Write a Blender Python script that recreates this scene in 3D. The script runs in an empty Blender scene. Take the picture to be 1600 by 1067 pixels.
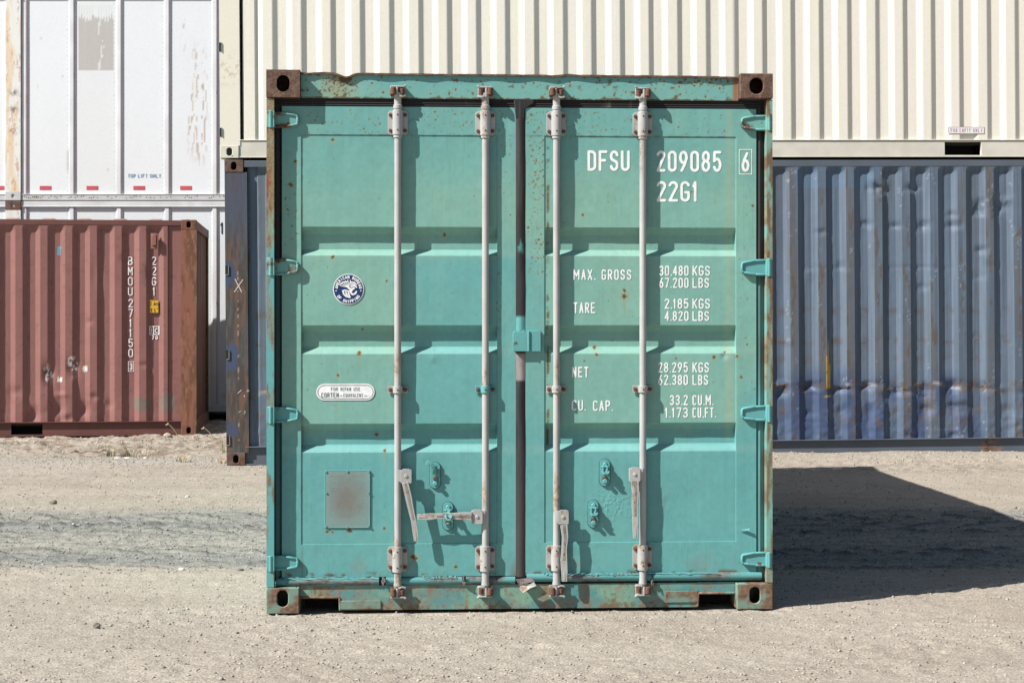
import bpy, math, random
import numpy as np
from mathutils import Matrix, Vector
random.seed(7)
R = math.radians
# ------------------------------------------------------------------ camera, sky, sun, exposure
scene = bpy.context.scene
FPX, CX, HZ, CAMH = 2560.0, 800.0, 493.0, 1.42
camd = bpy.data.cameras.new('camera'); cam = bpy.data.objects.new('camera', camd)
scene.collection.objects.link(cam); scene.camera = cam
camd.lens = FPX/1600*36; camd.sensor_width = 36; camd.shift_y = (HZ-533.5)/1600
camd.clip_end = 2000
cam.location = (0, 0, CAMH); cam.rotation_euler = (R(90), 0, 0)
SUN = Vector((2.428, 1.234, -2.600)).normalized()
wd = bpy.data.worlds.new('World'); scene.world = wd; wd.use_nodes = True
nt = wd.node_tree; bg = nt.nodes['Background']
sky = nt.nodes.new('ShaderNodeTexSky'); sky.sky_type = 'NISHITA'; sky.sun_disc = False
sky.sun_elevation = R(43.9); sky.sun_rotation = math.atan2(-SUN.x, -SUN.y)
nt.links.new(sky.outputs[0], bg.inputs[0]); bg.inputs[1].default_value = 0.05
sl = bpy.data.lights.new('sun', 'SUN'); so = bpy.data.objects.new('sun', sl); scene.collection.objects.link(so)
sl.energy = 5.0; sl.angle = R(0.53); sl.color = (1, .955, .89)
so.rotation_euler = SUN.to_track_quat('-Z', 'Y').to_euler(); so.location = (-8, -4, 12)
scene.view_settings.view_transform = 'Standard'; scene.view_settings.look = 'None'
scene.view_settings.exposure = 0.82; scene.view_settings.gamma = 1
scene.cycles.max_bounces = 5; scene.cycles.diffuse_bounces = 2

# ------------------------------------------------------------------ noise in numpy
_T = np.random.RandomState(11).rand(64, 64, 16)
def vn(x, y, s=0):
    x = np.asarray(x, float); y = np.asarray(y, float)
    xi = np.floor(x).astype(int); yi = np.floor(y).astype(int)
    fx = x-xi; fy = y-yi; fx = fx*fx*(3-2*fx); fy = fy*fy*(3-2*fy)
    o = (s*17) % 64; k = s % 16
    g = lambda a, b: _T[(a+o) % 64, (b+o*3) % 64, k]
    return (g(xi, yi)*(1-fx)+g(xi+1, yi)*fx)*(1-fy)+(g(xi, yi+1)*(1-fx)+g(xi+1, yi+1)*fx)*fy
def fbm(x, y, s=0, n=4):
    a = 0; w = 1; t = 0
    for i in range(n):
        a = a+w*vn(x*2**i+i*5.3, y*2**i+i*9.1, s+i); t += w; w *= .55
    return a/t
def sst(a, b, x):
    t = np.clip((np.asarray(x, float)-a)/(b-a), 0, 1); return t*t*(3-2*t)
def srgb(r, g, b):
    f = lambda c: (c/255/12.92) if c/255 <= .04045 else ((c/255+.055)/1.055)**2.4
    return np.array((f(r), f(g), f(b)))
def mixc(a, b, t):
    t = np.clip(np.asarray(t), 0, 1)[..., None]; return a*(1-t)+b*t

# ------------------------------------------------------------------ materials
def newmat(name):
    m = bpy.data.materials.new(name); m.use_nodes = True
    return m, m.node_tree, m.node_tree.nodes['Principled BSDF']
def ramp(nt, src, a, b):
    n = nt.nodes.new('ShaderNodeMapRange'); n.inputs[1].default_value = a; n.inputs[2].default_value = b
    nt.links.new(src, n.inputs[0]); return n.outputs[0]
def noise(nt, scale, detail=4, coord='Object', stretch=None):
    tc = nt.nodes.new('ShaderNodeTexCoord'); n = nt.nodes.new('ShaderNodeTexNoise')
    n.inputs['Scale'].default_value = scale; n.inputs['Detail'].default_value = detail
    src = tc.outputs[coord]
    if stretch:
        mp = nt.nodes.new('ShaderNodeMapping'); mp.inputs['Scale'].default_value = stretch
        nt.links.new(src, mp.inputs[0]); src = mp.outputs[0]
    nt.links.new(src, n.inputs['Vector']); return n.outputs['Fac']
def mixn(nt, fac, a, b, blend='MIX'):
    m = nt.nodes.new('ShaderNodeMix'); m.data_type = 'RGBA'; m.blend_type = blend
    for i, v in ((0, fac), (6, a), (7, b)):
        if hasattr(v, 'is_linked') or hasattr(v, 'links'): nt.links.new(v, m.inputs[i])
        elif i == 0: m.inputs[0].default_value = v
        else: m.inputs[i].default_value = tuple(v)[:3]+(1,)
    return m.outputs[2]
def bumpn(nt, bs, src, strength, dist):
    b = nt.nodes.new('ShaderNodeBump'); b.inputs['Strength'].default_value = strength
    b.inputs['Distance'].default_value = dist; nt.links.new(src, b.inputs['Height']); nt.links.new(b.outputs[0], bs.inputs['Normal'])
def painted(name, rough=.5, var=.05, bump=.10, nscale=45):
    """paint whose colour and rust are stored on the surface itself (attribute col, alpha = rust)"""
    m, nt, bs = newmat(name)
    at = nt.nodes.new('ShaderNodeAttribute'); at.attribute_name = 'col'
    f = ramp(nt, noise(nt, nscale, 6), .3, .7)
    c = mixn(nt, f, (1-var,)*3, (1+var*.6,)*3)
    c = mixn(nt, 1.0, at.outputs['Color'], c, 'MULTIPLY')
    f2 = ramp(nt, noise(nt, 260, 3), .3, .75)
    c2 = mixn(nt, f2, (.55, .5, .45), (1.35, 1.25, 1.2)); rc = mixn(nt, 1.0, c, c2, 'MULTIPLY')
    c = mixn(nt, at.outputs['Alpha'], c, rc)
    nt.links.new(c, bs.inputs['Base Color'])
    r = nt.nodes.new('ShaderNodeMapRange'); r.inputs[3].default_value = rough; r.inputs[4].default_value = .9
    nt.links.new(at.outputs['Alpha'], r.inputs[0]); nt.links.new(r.outputs[0], bs.inputs['Roughness'])
    bs.inputs['Specular IOR Level'].default_value = .35
    bumpn(nt, bs, noise(nt, 90, 5), bump, .002)
    return m
def worn(name, base, rustcol=(.10, .048, .028), rust=.3, scale=18, rough=.55, bump=.4, bscale=160, stretch=None, base2=None):
    m, nt, bs = newmat(name)
    n = noise(nt, scale, 8, stretch=stretch)
    f = ramp(nt, n, .72-rust*.45, .78-rust*.38)
    b = ramp(nt, noise(nt, scale*.6, 4), .35, .65)
    c = mixn(nt, b, base, base2 if base2 is not None else [x*.86 for x in base])
    rr = mixn(nt, ramp(nt, noise(nt, scale*5, 4), .3, .7), [x*.6 for x in rustcol], [x*1.7 for x in rustcol])
    c = mixn(nt, f, c, rr) if rust > 0 else c
    nt.links.new(c, bs.inputs['Base Color']); bs.inputs['Roughness'].default_value = rough
    bs.inputs['Specular IOR Level'].default_value = .35
    bumpn(nt, bs, noise(nt, bscale, 4), bump, .003)
    return m
MINT = np.array((.182, .370, .312)); TURQ = np.array((.106, .322, .326)); RUST = np.array((.115, .072, .036)); RUSTL = np.array((.27, .15, .06))
CREAM = np.array((.760, .722, .632)); WHITE = np.array((.655, .695, .725))
BLUE = np.array((.098, .132, .180)); BLUED = np.array((.050, .080, .160)); RED = np.array((.235, .108, .098))
M = {}
M['paint'] = painted('weathered_paint'); M['paint_matt'] = painted('chalky_paint', rough=.62, var=.04)
M['turq'] = worn('turquoise_paint', TURQ*.93, rust=.16, scale=25, base2=TURQ)
M['turq_rusty'] = worn('turquoise_paint_rusting', (TURQ+MINT)/2, rust=.42, scale=16)
M['turq_bad'] = worn('turquoise_paint_flaking', (.17, .26, .21), rustcol=(.14, .085, .055), rust=.60, scale=11)
M['rust'] = worn('rusty_casting', (.155, .095, .068), rustcol=(.085, .05, .036), rust=.66, scale=26, rough=.85, bump=1.0, bscale=75)
M['rustbolt'] = worn('rusty_bolt', (.13, .065, .045), rust=.5, scale=60, rough=.85)
M['bar'] = worn('galvanised_bar', (.375, .38, .375), rustcol=(.25, .20, .16), rust=.32, scale=14, rough=.42, bump=.2, stretch=(1, 1, .25))
M['bar_warm'] = worn('galvanised_fitting', (.37, .37, .355), rustcol=(.22, .155, .11), rust=.38, scale=22, rough=.55)
M['bar_web'] = worn('brownish_lever_web', (.25, .235, .215), rustcol=(.13, .105, .085), rust=.5, scale=30, rough=.8)
M['rubber'] = worn('black_rubber', (.022, .021, .023), rustcol=(.09, .08, .075), rust=.2, scale=14, rough=.65, stretch=(1, 1, .4))
M['rubber_grey'] = worn('worn_grey_rubber', (.16, .14, .14), rustcol=(.05, .045, .045), rust=.5, scale=30, rough=.7, stretch=(1, 1, .3))
M['dark'] = worn('dark_underside', (.02, .018, .016), rust=0, rough=.9)
M['white'] = worn('white_lettering', (.80, .82, .82), rustcol=(.30, .42, .36), rust=.13, scale=60, rough=.5, bump=.1)
M['pink_ink'] = worn('faded_red_ink', (.55, .26, .32), rust=0)
M['blue_ink'] = worn('faded_blue_ink', (.22, .36, .50), rust=0)
M['navy'] = worn('navy_decal', (.012, .036, .13), rust=0, rough=.4, bump=.1)
M['grey_ink'] = worn('grey_ink', (.10, .12, .16), rust=0)
M['black_ink'] = worn('black_ink', (.03, .03, .03), rust=0)
M['yellow'] = worn('yellow_sticker', (.72, .42, .03), rust=0, bump=.1)
M['redtape'] = worn('red_reflective_tape', (.52, .085, .10), rust=0, bump=.1)
M['scratch'] = worn('bare_scratch', (.62, .58, .56), rust=0)

# ------------------------------------------------------------------ object helpers
C = scene.collection
def link(o, parent=None):
    C.objects.link(o)
    if parent is not None: o.parent = parent
    return o
def tag(o, label=None, cat=None, group=None, kind=None):
    if label: o['label'] = label
    if cat: o['category'] = cat
    if group: o['group'] = group
    if kind: o['kind'] = kind
    return o
class MB:
    def __init__(s): s.v = []; s.f = []; s.m = []; s.mi = 0
    def add(s, vs, fs):
        k = len(s.v); s.v += [tuple(map(float, p)) for p in vs]; s.f += [tuple(k+i for i in f) for f in fs]; s.m += [s.mi]*len(fs); return s
    def box(s, x0, x1, y0, y1, z0, z1):
        return s.add([(x0, y0, z0), (x1, y0, z0), (x1, y1, z0), (x0, y1, z0), (x0, y0, z1), (x1, y0, z1), (x1, y1, z1), (x0, y1, z1)],
              [(0, 1, 5, 4), (1, 2, 6, 5), (2, 3, 7, 6), (3, 0, 4, 7), (4, 5, 6, 7), (3, 2, 1, 0)])
    def prism(s, poly, y0, y1):   # poly in (x,z), counterclockwise seen from -y
        n = len(poly); vs = [(x, y0, z) for x, z in poly]+[(x, y1, z) for x, z in poly]
        return s.add(vs, [tuple(range(n)), tuple(range(2*n-1, n-1, -1))]+[(i+n, (i+1) % n+n, (i+1) % n, i) for i in range(n)])
    def cyl(s, p0, p1, r, n=14, r1=None):
        p0 = Vector(p0); p1 = Vector(p1); d = (p1-p0).normalized(); r1 = r if r1 is None else r1
        a = Vector((0, 0, 1)) if abs(d.z) < .9 else Vector((1, 0, 0)); u = d.cross(a).normalized(); w = d.cross(u)
        vs = [p0+(u*math.cos(t)+w*math.sin(t))*r for t in [2*math.pi*i/n for i in range(n)]]
        vs += [p1+(u*math.cos(t)+w*math.sin(t))*r1 for t in [2*math.pi*i/n for i in range(n)]]
        return s.add(vs, [tuple(range(n)), tuple(range(2*n-1, n-1, -1))]+[(i, i+n, (i+1) % n+n, (i+1) % n) for i in range(n)])
    def lathe(s, x, y, prof, n=18):   # vertical axis, prof = [(z,r)]
        k = len(prof); vs = [(x+r*math.cos(2*math.pi*i/n), y+r*math.sin(2*math.pi*i/n), z) for z, r in prof for i in range(n)]
        fs = [(j*n+i, j*n+(i+1) % n, (j+1)*n+(i+1) % n, (j+1)*n+i) for j in range(k-1) for i in range(n)]
        fs += [tuple(range(n-1, -1, -1)), tuple((k-1)*n+i for i in range(n))]
        return s.add(vs, fs)
    def bolt(s, x, y, z, r=.009, h=.010, n=6, mi=None):
        o = s.mi
        if mi is not None: s.mi = mi
        s.cyl((x, y, z), (x, y-h*.6, z), r, n); s.cyl((x, y-h*.6, z), (x, y-h, z), r*.62, 8); s.mi = o; return s
    def strap(s, pts, w, t):   # flat bar through pts (x,y,z), width w in the x-z plane, thickness t in y ; w may be list
        n = len(pts); vs = []
        for i, p in enumerate(pts):
            a = Vector(pts[max(i-1, 0)]); b = Vector(pts[min(i+1, n-1)]); d = b-a; d.y = 0; d.normalize(); q = Vector((-d.z, 0, d.x))
            ww = (w[i] if isinstance(w, (list, tuple)) else w)/2; tt = (t[i] if isinstance(t, (list, tuple)) else t)/2
            p = Vector(p); Y = Vector((0, 1, 0))
            vs += [p+q*ww-Y*tt, p-q*ww-Y*tt, p-q*ww+Y*tt, p+q*ww+Y*tt]
        fs = [(3, 2, 1, 0)]+[(4*i+j, 4*i+(j+1) % 4, 4*i+4+(j+1) % 4, 4*i+4+j) for i in range(n-1) for j in range(4)]+[(4*n-4, 4*n-3, 4*n-2, 4*n-1)]
        return s.add(vs, fs)
    def build(s, name, mat, parent=None, bevel=0, smooth=True, seg=2):
        me = bpy.data.meshes.new(name); me.from_pydata(s.v, [], s.f)
        mats = mat if isinstance(mat, (list, tuple)) else [mat]
        for m in mats: me.materials.append(M[m] if isinstance(m, str) else m)
        me.polygons.foreach_set('material_index', s.m)
        import bmesh
        bm = bmesh.new(); bm.from_mesh(me); bmesh.ops.recalc_face_normals(bm, faces=bm.faces); bm.to_mesh(me); bm.free()
        if smooth:
            me.polygons.foreach_set('use_smooth', [True]*len(me.polygons)); me.set_sharp_from_angle(angle=R(38))
        o = bpy.data.objects.new(name, me); link(o, parent)
        if bevel:
            b = o.modifiers.new('bevel', 'BEVEL'); b.width = bevel; b.segments = seg; b.limit_method = 'ANGLE'; b.angle_limit = R(40)
            b.harden_normals = False
        return o
def grid_obj(name, X, Y, Z, col, mat, parent=None, rust=None, angle=32, flip=False):
    """dense sheet; X,Y,Z are (nz,nx) arrays, x to the right, z up, facing -y"""
    nz, nx = X.shape
    me = bpy.data.meshes.new(name); n = nz*nx
    co = np.stack([X, Y, Z], -1).reshape(-1, 3).astype(np.float32)
    i = np.arange(nz-1)[:, None]*nx+np.arange(nx-1)[None, :]
    q = np.stack([i, i+1, i+nx+1, i+nx], -1).reshape(-1, 4)
    if flip: q = q[:, ::-1]
    me.vertices.add(n); me.vertices.foreach_set('co', co.ravel())
    me.loops.add(q.size); me.loops.foreach_set('vertex_index', q.ravel().astype(np.int32))
    me.polygons.add(len(q)); me.polygons.foreach_set('loop_start', np.arange(0, q.size, 4, dtype=np.int32))
    me.polygons.foreach_set('use_smooth', np.ones(len(q), bool))
    me.update(calc_edges=True); me.validate()
    me.set_sharp_from_angle(angle=R(angle))
    a = me.attributes.new('col', 'FLOAT_COLOR', 'POINT')
    c4 = np.ones((nz, nx, 4), np.float32); c4[..., :3] = col; c4[..., 3] = 0 if rust is None else rust
    a.data.foreach_set('color', c4.ravel())
    me.materials.append(M[mat]); o = bpy.data.objects.new(name, me); return link(o, parent)
def lin(a, b, step, extra=()):
    v = list(np.linspace(a, b, max(2, int(round((b-a)/step))+1)))+[e for e in extra if a < e < b]
    v = np.array(sorted(v)); k = np.concatenate([[True], np.diff(v) > 1e-4]); return v[k]
def slab(name, x0, x1, z0, z1, yf, yb, step, colf, mat='paint', parent=None, yfun=None, extra_x=(), extra_z=(), angle=32):
    """thick plate with a dense coloured front; colf(X,Z)->(col,rust)"""
    xs = lin(x0, x1, step, extra_x); zs = lin(z0, z1, step, extra_z)
    xs = np.concatenate([[x0], xs, [x1]]); zs = np.concatenate([[z0], zs, [z1]])
    X, Z = np.meshgrid(xs, zs); Y = np.full(X.shape, float(yf))
    if yfun is not None: Y = Y+yfun(X, Z)
    Y[0, :] = yb; Y[-1, :] = yb; Y[:, 0] = yb; Y[:, -1] = yb
    c, r = colf(X, Z)
    return grid_obj(name, X, Y, Z, c, mat, parent, r, angle)
class Frame:
    """a thing's own axes: x along its face, y into its depth, z up; px() reads a point of a plane y=const of it"""
    def __init__(s, x, y, z, yaw, tilt=0):
        s.loc = (x, y, z); s.rot = (0, -R(tilt), R(yaw))
        s.m = Matrix.Translation(s.loc) @ Matrix.Rotation(R(yaw), 4, 'Z') @ Matrix.Rotation(-R(tilt), 4, 'Y')
        s.i = s.m.inverted(); s.c = s.i @ Vector((0, 0, CAMH))
    def px(s, u, v, y=0.0):
        d = s.i.to_3x3() @ Vector(((u-CX)/FPX, 1, (HZ-v)/FPX)); t = (y-s.c.y)/d.y
        p = s.c+d*t; return p.x, p.z
    def x(s, u, y=0.0, v=493): return s.px(u, v, y)[0]
    def z(s, v, y=0.0, u=800): return s.px(u, v, y)[1]
def root(name, fr, label, cat, group=None):
    o = bpy.data.objects.new(name, None); link(o); o.location = fr.loc; o.rotation_euler = fr.rot; o.empty_display_size = .3
    return tag(o, label, cat, group)

# ------------------------------------------------------------------ stroke lettering
def arc(cx, cy, rx, ry, a0, a1, n=9):
    return [(cx+rx*math.cos(R(a0+(a1-a0)*i/n)), cy+ry*math.sin(R(a0+(a1-a0)*i/n))) for i in range(n+1)]
def glyph(c, w, h):
    r = w/2; rr = min(r, h/4*1.2)
    top = lambda a, b: arc(r, h-rr, r, rr, a, b); bot = lambda a, b: arc(r, rr, r, rr, a, b)
    G = {
    '0': lambda: [top(180, 0)+bot(0, -180)+[(0, h-rr)]], 'O': lambda: [top(180, 0)+bot(0, -180)+[(0, h-rr)]],
    'Q': lambda: [top(180, 0)+bot(0, -180)+[(0, h-rr)], [(w*.6, h*.2), (w, -h*.05)]],
    '1': lambda: [[(w*.05, h*.80), (w*.5, h), (w*.5, 0)]],
    '2': lambda: [top(170, -25)+[(0, 0), (w, 0)]],
    '3': lambda: [arc(r, .755*h, r*.95, .245*h, 155, -80)+[(w*.4, .51*h)], arc(r, .255*h, r, .255*h, 85, -155)],
    '4': lambda: [[(w*.78, 0), (w*.78, h), (0, h*.28), (w, h*.28)]],
    '5': lambda: [[(w*.95, h), (w*.1, h), (w*.05, .52*h)]+arc(r, .32*h, r, .32*h, 120, -155)],
    '6': lambda: [arc(r, .29*h, r, .29*h, 0, 360, 16), [(w*.78, h), (w*.25, .62*h), (0, .30*h)]],
    '7': lambda: [[(0, h), (w, h), (w*.35, 0)]],
    '8': lambda: [arc(r, .76*h, r*.9, .24*h, 0, 360, 16), arc(r, .26*h, r, .26*h, 0, 360, 16)],
    '9': lambda: [arc(r, .71*h, r, .29*h, 0, 360, 16), [(w*.22, 0), (w*.75, .38*h), (w, .70*h)]],
    'A': lambda: [[(0, 0), (r, h), (w, 0)], [(w*.17, h*.3), (w*.83, h*.3)]],
    'B': lambda: [[(0, 0), (0, h), (w*.5, h)]+arc(w*.5, .76*h, .45*w, .24*h, 90, -90)+[(0, .52*h)], [(w*.5, .52*h)]+arc(w*.5, .26*h, .5*w, .26*h, 90, -90)+[(0, 0)]],
    'C': lambda: [top(15, 180)+bot(180, 345)], 'D': lambda: [[(0, 0), (0, h), (w*.45, h)]+arc(w*.45, h-.55*w*1.1, w*.55, w*.6, 90, 0)+arc(w*.45, .55*w*1.1, w*.55, w*.6, 0, -90)+[(0, 0)]],
    'E': lambda: [[(w, h), (0, h), (0, 0), (w, 0)], [(0, h*.52), (w*.8, h*.52)]],
    'F': lambda: [[(w, h), (0, h), (0, 0)], [(0, h*.52), (w*.8, h*.52)]],
    'G': lambda: [top(15, 180)+bot(180, 360)+[(w, h*.45), (w*.55, h*.45)]],
    'H': lambda: [[(0, 0), (0, h)], [(w, 0), (w, h)], [(0, h*.52), (w, h*.52)]],
    'I': lambda: [[(w*.5, 0), (w*.5, h)]], 'K': lambda: [[(0, 0), (0, h)], [(w, h), (0, h*.42)], [(w*.3, h*.58), (w, 0)]],
    'L': lambda: [[(0, h), (0, 0), (w, 0)]], 'M': lambda: [[(0, 0), (0, h), (w/2, h*.35), (w, h), (w, 0)]],
    'N': lambda: [[(0, 0), (0, h), (w, 0), (w, h)]],
    'P': lambda: [[(0, 0), (0, h), (w*.5, h)]+arc(w*.5, .74*h, .5*w, .26*h, 90, -90)+[(0, .48*h)]],
    'R': lambda: [[(0, 0), (0, h), (w*.5, h)]+arc(w*.5, .74*h, .5*w, .26*h, 90, -90)+[(0, .48*h)], [(w*.45, .48*h), (w, 0)]],
    'S': lambda: [arc(r, .75*h, r, .25*h, 20, 180, 8)+arc(r, .25*h, r, .25*h, 60, -160, 9) if False else arc(r, .75*h, r, .25*h, 15, 225, 9)+arc(r, .25*h, r, .25*h, 45, -165, 9)],
    'T': lambda: [[(0, h), (w, h)], [(r, h), (r, 0)]], 'U': lambda: [[(0, h)]+bot(180, 360)+[(w, h)]],
    'V': lambda: [[(0, h), (r, 0), (w, h)]], 'W': lambda: [[(0, h), (w*.25, 0), (w*.5, h*.7), (w*.75, 0), (w, h)]],
    'X': lambda: [[(0, 0), (w, h)], [(0, h), (w, 0)]], 'Y': lambda: [[(0, h), (r, h*.5), (w, h)], [(r, h*.5), (r, 0)]],
    'm': lambda: [[(0, 0), (0, h*.6), (w*.5, h*.6), (w*.5, 0)], [(w*.5, h*.6), (w, h*.6), (w, 0)]],
    '.': lambda: [[(w*.5, 0), (w*.5, h*.015)]], ',': lambda: [[(w*.55, 0), (w*.3, -h*.1)]], "'": lambda: [[(w*.5, h), (w*.5, h*.8)]],
    '"': lambda: [[(w*.25, h), (w*.25, h*.8)], [(w*.75, h), (w*.75, h*.8)]], ' ': lambda: []}
    return G[c]()
RELW = {'1': .62, 'I': .3, '.': .22, ',': .25, "'": .2, 'M': 1.3, 'm': 1.3, 'W': 1.3, ' ': .9}
def text_segs(s, x0, x1, z0, z1, t, gap=.17):
    """segments (x0,z0,x1,z1,half width) of a string fitted into a box"""
    h = z1-z0; g = gap*h; tot = sum(RELW.get(c, 1) for c in s)
    w = ((x1-x0)-g*(len(s)-1))/tot; out = []; x = x0
    for c in s:
        cw = w*RELW.get(c, 1); iw = max(cw-t, cw*.1); ih = h-t
        for pl in glyph(c, iw, ih):
            for a, b in zip(pl[:-1], pl[1:]):
                out.append((x+t/2+a[0], z0+t/2+a[1], x+t/2+b[0], z0+t/2+b[1], t/2))
        x += cw+g
    return out
def frame_segs(x0, x1, z0, z1, t):
    return [(x0, z0, x1, z0, t/2), (x1, z0, x1, z1, t/2), (x1, z1, x0, z1, t/2), (x0, z1, x0, z0, t/2)]
def ink(name, segs, res, yf, mat, parent):
    """flat painted mark: the union of round-ended strokes, cut out as one sheet lying on y = yf(x,z)"""
    S = np.array(segs); mx = S[:, 4].max()+2*res
    xa, za = min(S[:, 0].min(), S[:, 2].min())-mx, min(S[:, 1].min(), S[:, 3].min())-mx
    xb, zb = max(S[:, 0].max(), S[:, 2].max())+mx, max(S[:, 1].max(), S[:, 3].max())+mx
    nx, nz = int((xb-xa)/res)+2, int((zb-za)/res)+2; D = np.full((nz, nx), 9.0)
    for a, b, c, d, hw in segs:
        i0 = max(int((min(a, c)-hw-xa)/res)-1, 0); i1 = min(int((max(a, c)+hw-xa)/res)+3, nx)
        j0 = max(int((min(b, d)-hw-za)/res)-1, 0); j1 = min(int((max(b, d)+hw-za)/res)+3, nz)
        X, Z = np.meshgrid(xa+np.arange(i0, i1)*res, za+np.arange(j0, j1)*res)
        L = (c-a)**2+(d-b)**2; t = np.clip(((X-a)*(c-a)+(Z-b)*(d-b))/L, 0, 1) if L > 1e-12 else 0
        dd = np.hypot(X-a-t*(c-a), Z-b-t*(d-b))-hw; D[j0:j1, i0:i1] = np.minimum(D[j0:j1, i0:i1], dd)
    D = np.clip(D, -res, res)
    vs, fs, key = [], [], {}
    def vert(k, x, z):
        if k not in key: key[k] = len(vs); vs.append((x, z))
        return key[k]
    ins = D < 0; cell = ins[:-1, :-1] | ins[1:, :-1] | ins[:-1, 1:] | ins[1:, 1:]
    for j, i in zip(*np.nonzero(cell)):
        cs = [(i, j), (i+1, j), (i+1, j+1), (i, j+1)]; poly = []
        for k in range(4):
            p, q = cs[k], cs[(k+1) % 4]; dp, dq = D[p[1], p[0]], D[q[1], q[0]]
            if dp < 0: poly.append(vert(p, xa+p[0]*res, za+p[1]*res))
            if (dp < 0) != (dq < 0):
                t = dp/(dp-dq); poly.append(vert((min(p, q), max(p, q)), xa+(p[0]+(q[0]-p[0])*t)*res, za+(p[1]+(q[1]-p[1])*t)*res))
        if len(poly) >= 3: fs.append(tuple(poly))
    V = np.array(vs); Y = yf(V[:, 0], V[:, 1]) if callable(yf) else np.full(len(V), yf)
    me = bpy.data.meshes.new(name); me.from_pydata([(x, y, z) for (x, z), y in zip(V, Y)], [], fs)
    me.materials.append(M[mat]); o = bpy.data.objects.new(name, me); return link(o, parent)

# ------------------------------------------------------------------ shared shapes
def casting(name, x0, y0, z0, sx, sy, sz, mat, parent, hole=(.055, .078), face='y', hz=None, both=False):
    """ISO corner casting: hollow cast box with a slot in the face that looks to the camera"""
    b = MB(); cx = x0+sx/2; cz = (z0+sz/2) if hz is None else hz; t = .014; n = 32
    hw, hh = hole[0]/2, hole[1]/2
    def inner(a):
        ca, sa = math.cos(a), math.sin(a); s = hh-hw
        return (cx+hw*ca, cz+hw*sa+(s if sa > 0 else -s if sa < 0 else 0))
    def outer(a):
        ca, sa = math.cos(a), math.sin(a); ex = (x0+sx-cx) if ca > 0 else (cx-x0); ez = (z0+sz-cz) if sa > 0 else (cz-z0)
        k = min(ex/abs(ca) if abs(ca) > 1e-6 else 9, ez/abs(sa) if abs(sa) > 1e-6 else 9); return (cx+k*ca, cz+k*sa)
    angs = sorted([2*math.pi*(i+.5)/n for i in range(n)]+[math.atan2((z0 if j < 2 else z0+sz)-cz, (x0 if j % 2 else x0+sx)-cx) % (2*math.pi) for j in range(4)])
    m = len(angs); I = [inner(a) for a in angs]; O = [outer(a) for a in angs]
    vs = [(x, y0, z) for x, z in O]+[(x, y0, z) for x, z in I]+[(x, y0+t, z) for x, z in I]+[(x, y0+t, z) for x, z in O]
    fs = []
    for i in range(m):
        j = (i+1) % m; fs += [(i, j, m+j, m+i), (m+i, m+j, 2*m+j, 2*m+i), (2*m+i, 2*m+j, 3*m+j, 3*m+i), (3*m+i, 3*m+j, j, i)]
    b.add(vs, fs)
    y = y0+t+.0005
    b.box(x0, x0+t, y, y0+sy, z0, z0+sz); b.box(x0+sx-t, x0+sx, y, y0+sy, z0, z0+sz)
    b.box(x0+t+.0005, x0+sx-t-.0005, y, y0+sy, z0, z0+t); b.box(x0+t+.0005, x0+sx-t-.0005, y, y0+sy, z0+sz-t, z0+sz)
    b.box(x0+t+.0005, x0+sx-t-.0005, y0+sy-t, y0+sy, z0+t+.0005, z0+sz-t-.0005)
    return b.build(name, mat, parent, bevel=.004)

# ================================================================== GREEN CONTAINER
GF = Frame(-1.171, 7.805, 0, 3.0)
W, L, H = 2.438, 6.058, 2.591
DY = .052                                    # depth of the door face behind the castings
green = root('shipping_container', GF, 'turquoise green rust-spotted container with white locking bars standing alone in the foreground', 'shipping container')
gx = lambda u, y=DY: GF.x(u, y); gz = lambda v, y=DY: GF.z(v, y)
rng = np.random.RandomState(5)
def spots(X, Z, lst):
    """rust blisters (x,z,r,streak) -> amount of rust, amount of run-off stain"""
    r = np.zeros(X.shape); s = np.zeros(X.shape)
    wob = vn(X*170, Z*170, 3)*.9+.5
    for x, z, rad, st in lst:
        w = (np.abs(X-x) < rad*4) & (Z < z+rad*4) & (Z > z-rad*4-st)
        if not w.any(): continue
        d = np.hypot(X[w]-x, Z[w]-z)/(rad*wob[w]); r[w] = np.maximum(r[w], 1-sst(.55, 1.1, d)); s[w] = np.maximum(s[w], .55*(1-sst(.8, 2.2, d)))
        if st > 0:
            dz = (z-Z[w]); f = np.exp(-((X[w]-x)/(rad*.55))**2)*sst(0, .004, dz)*(1-sst(0, st, dz)); s[w] = np.maximum(s[w], f*.8)
    return r, s
def rand_spots(n, u0, u1, v0, v1, r0=.0025, r1=.008, st=0, fr=GF, seed=0):
    q = np.random.RandomState(seed); out = []
    for _ in range(n):
        x, z = fr.px(q.uniform(u0, u1), q.uniform(v0, v1), DY); out.append((x, z, (r0+(r1-r0)*q.rand()**3)*.72, st*q.rand()))
    return out
def gp(*a):      # hand placed spots in pixels: (u, v, radius px, streak px)
    return [(*GF.px(u, v, DY), r/328, s/328) for u, v, r, s in a]
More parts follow.
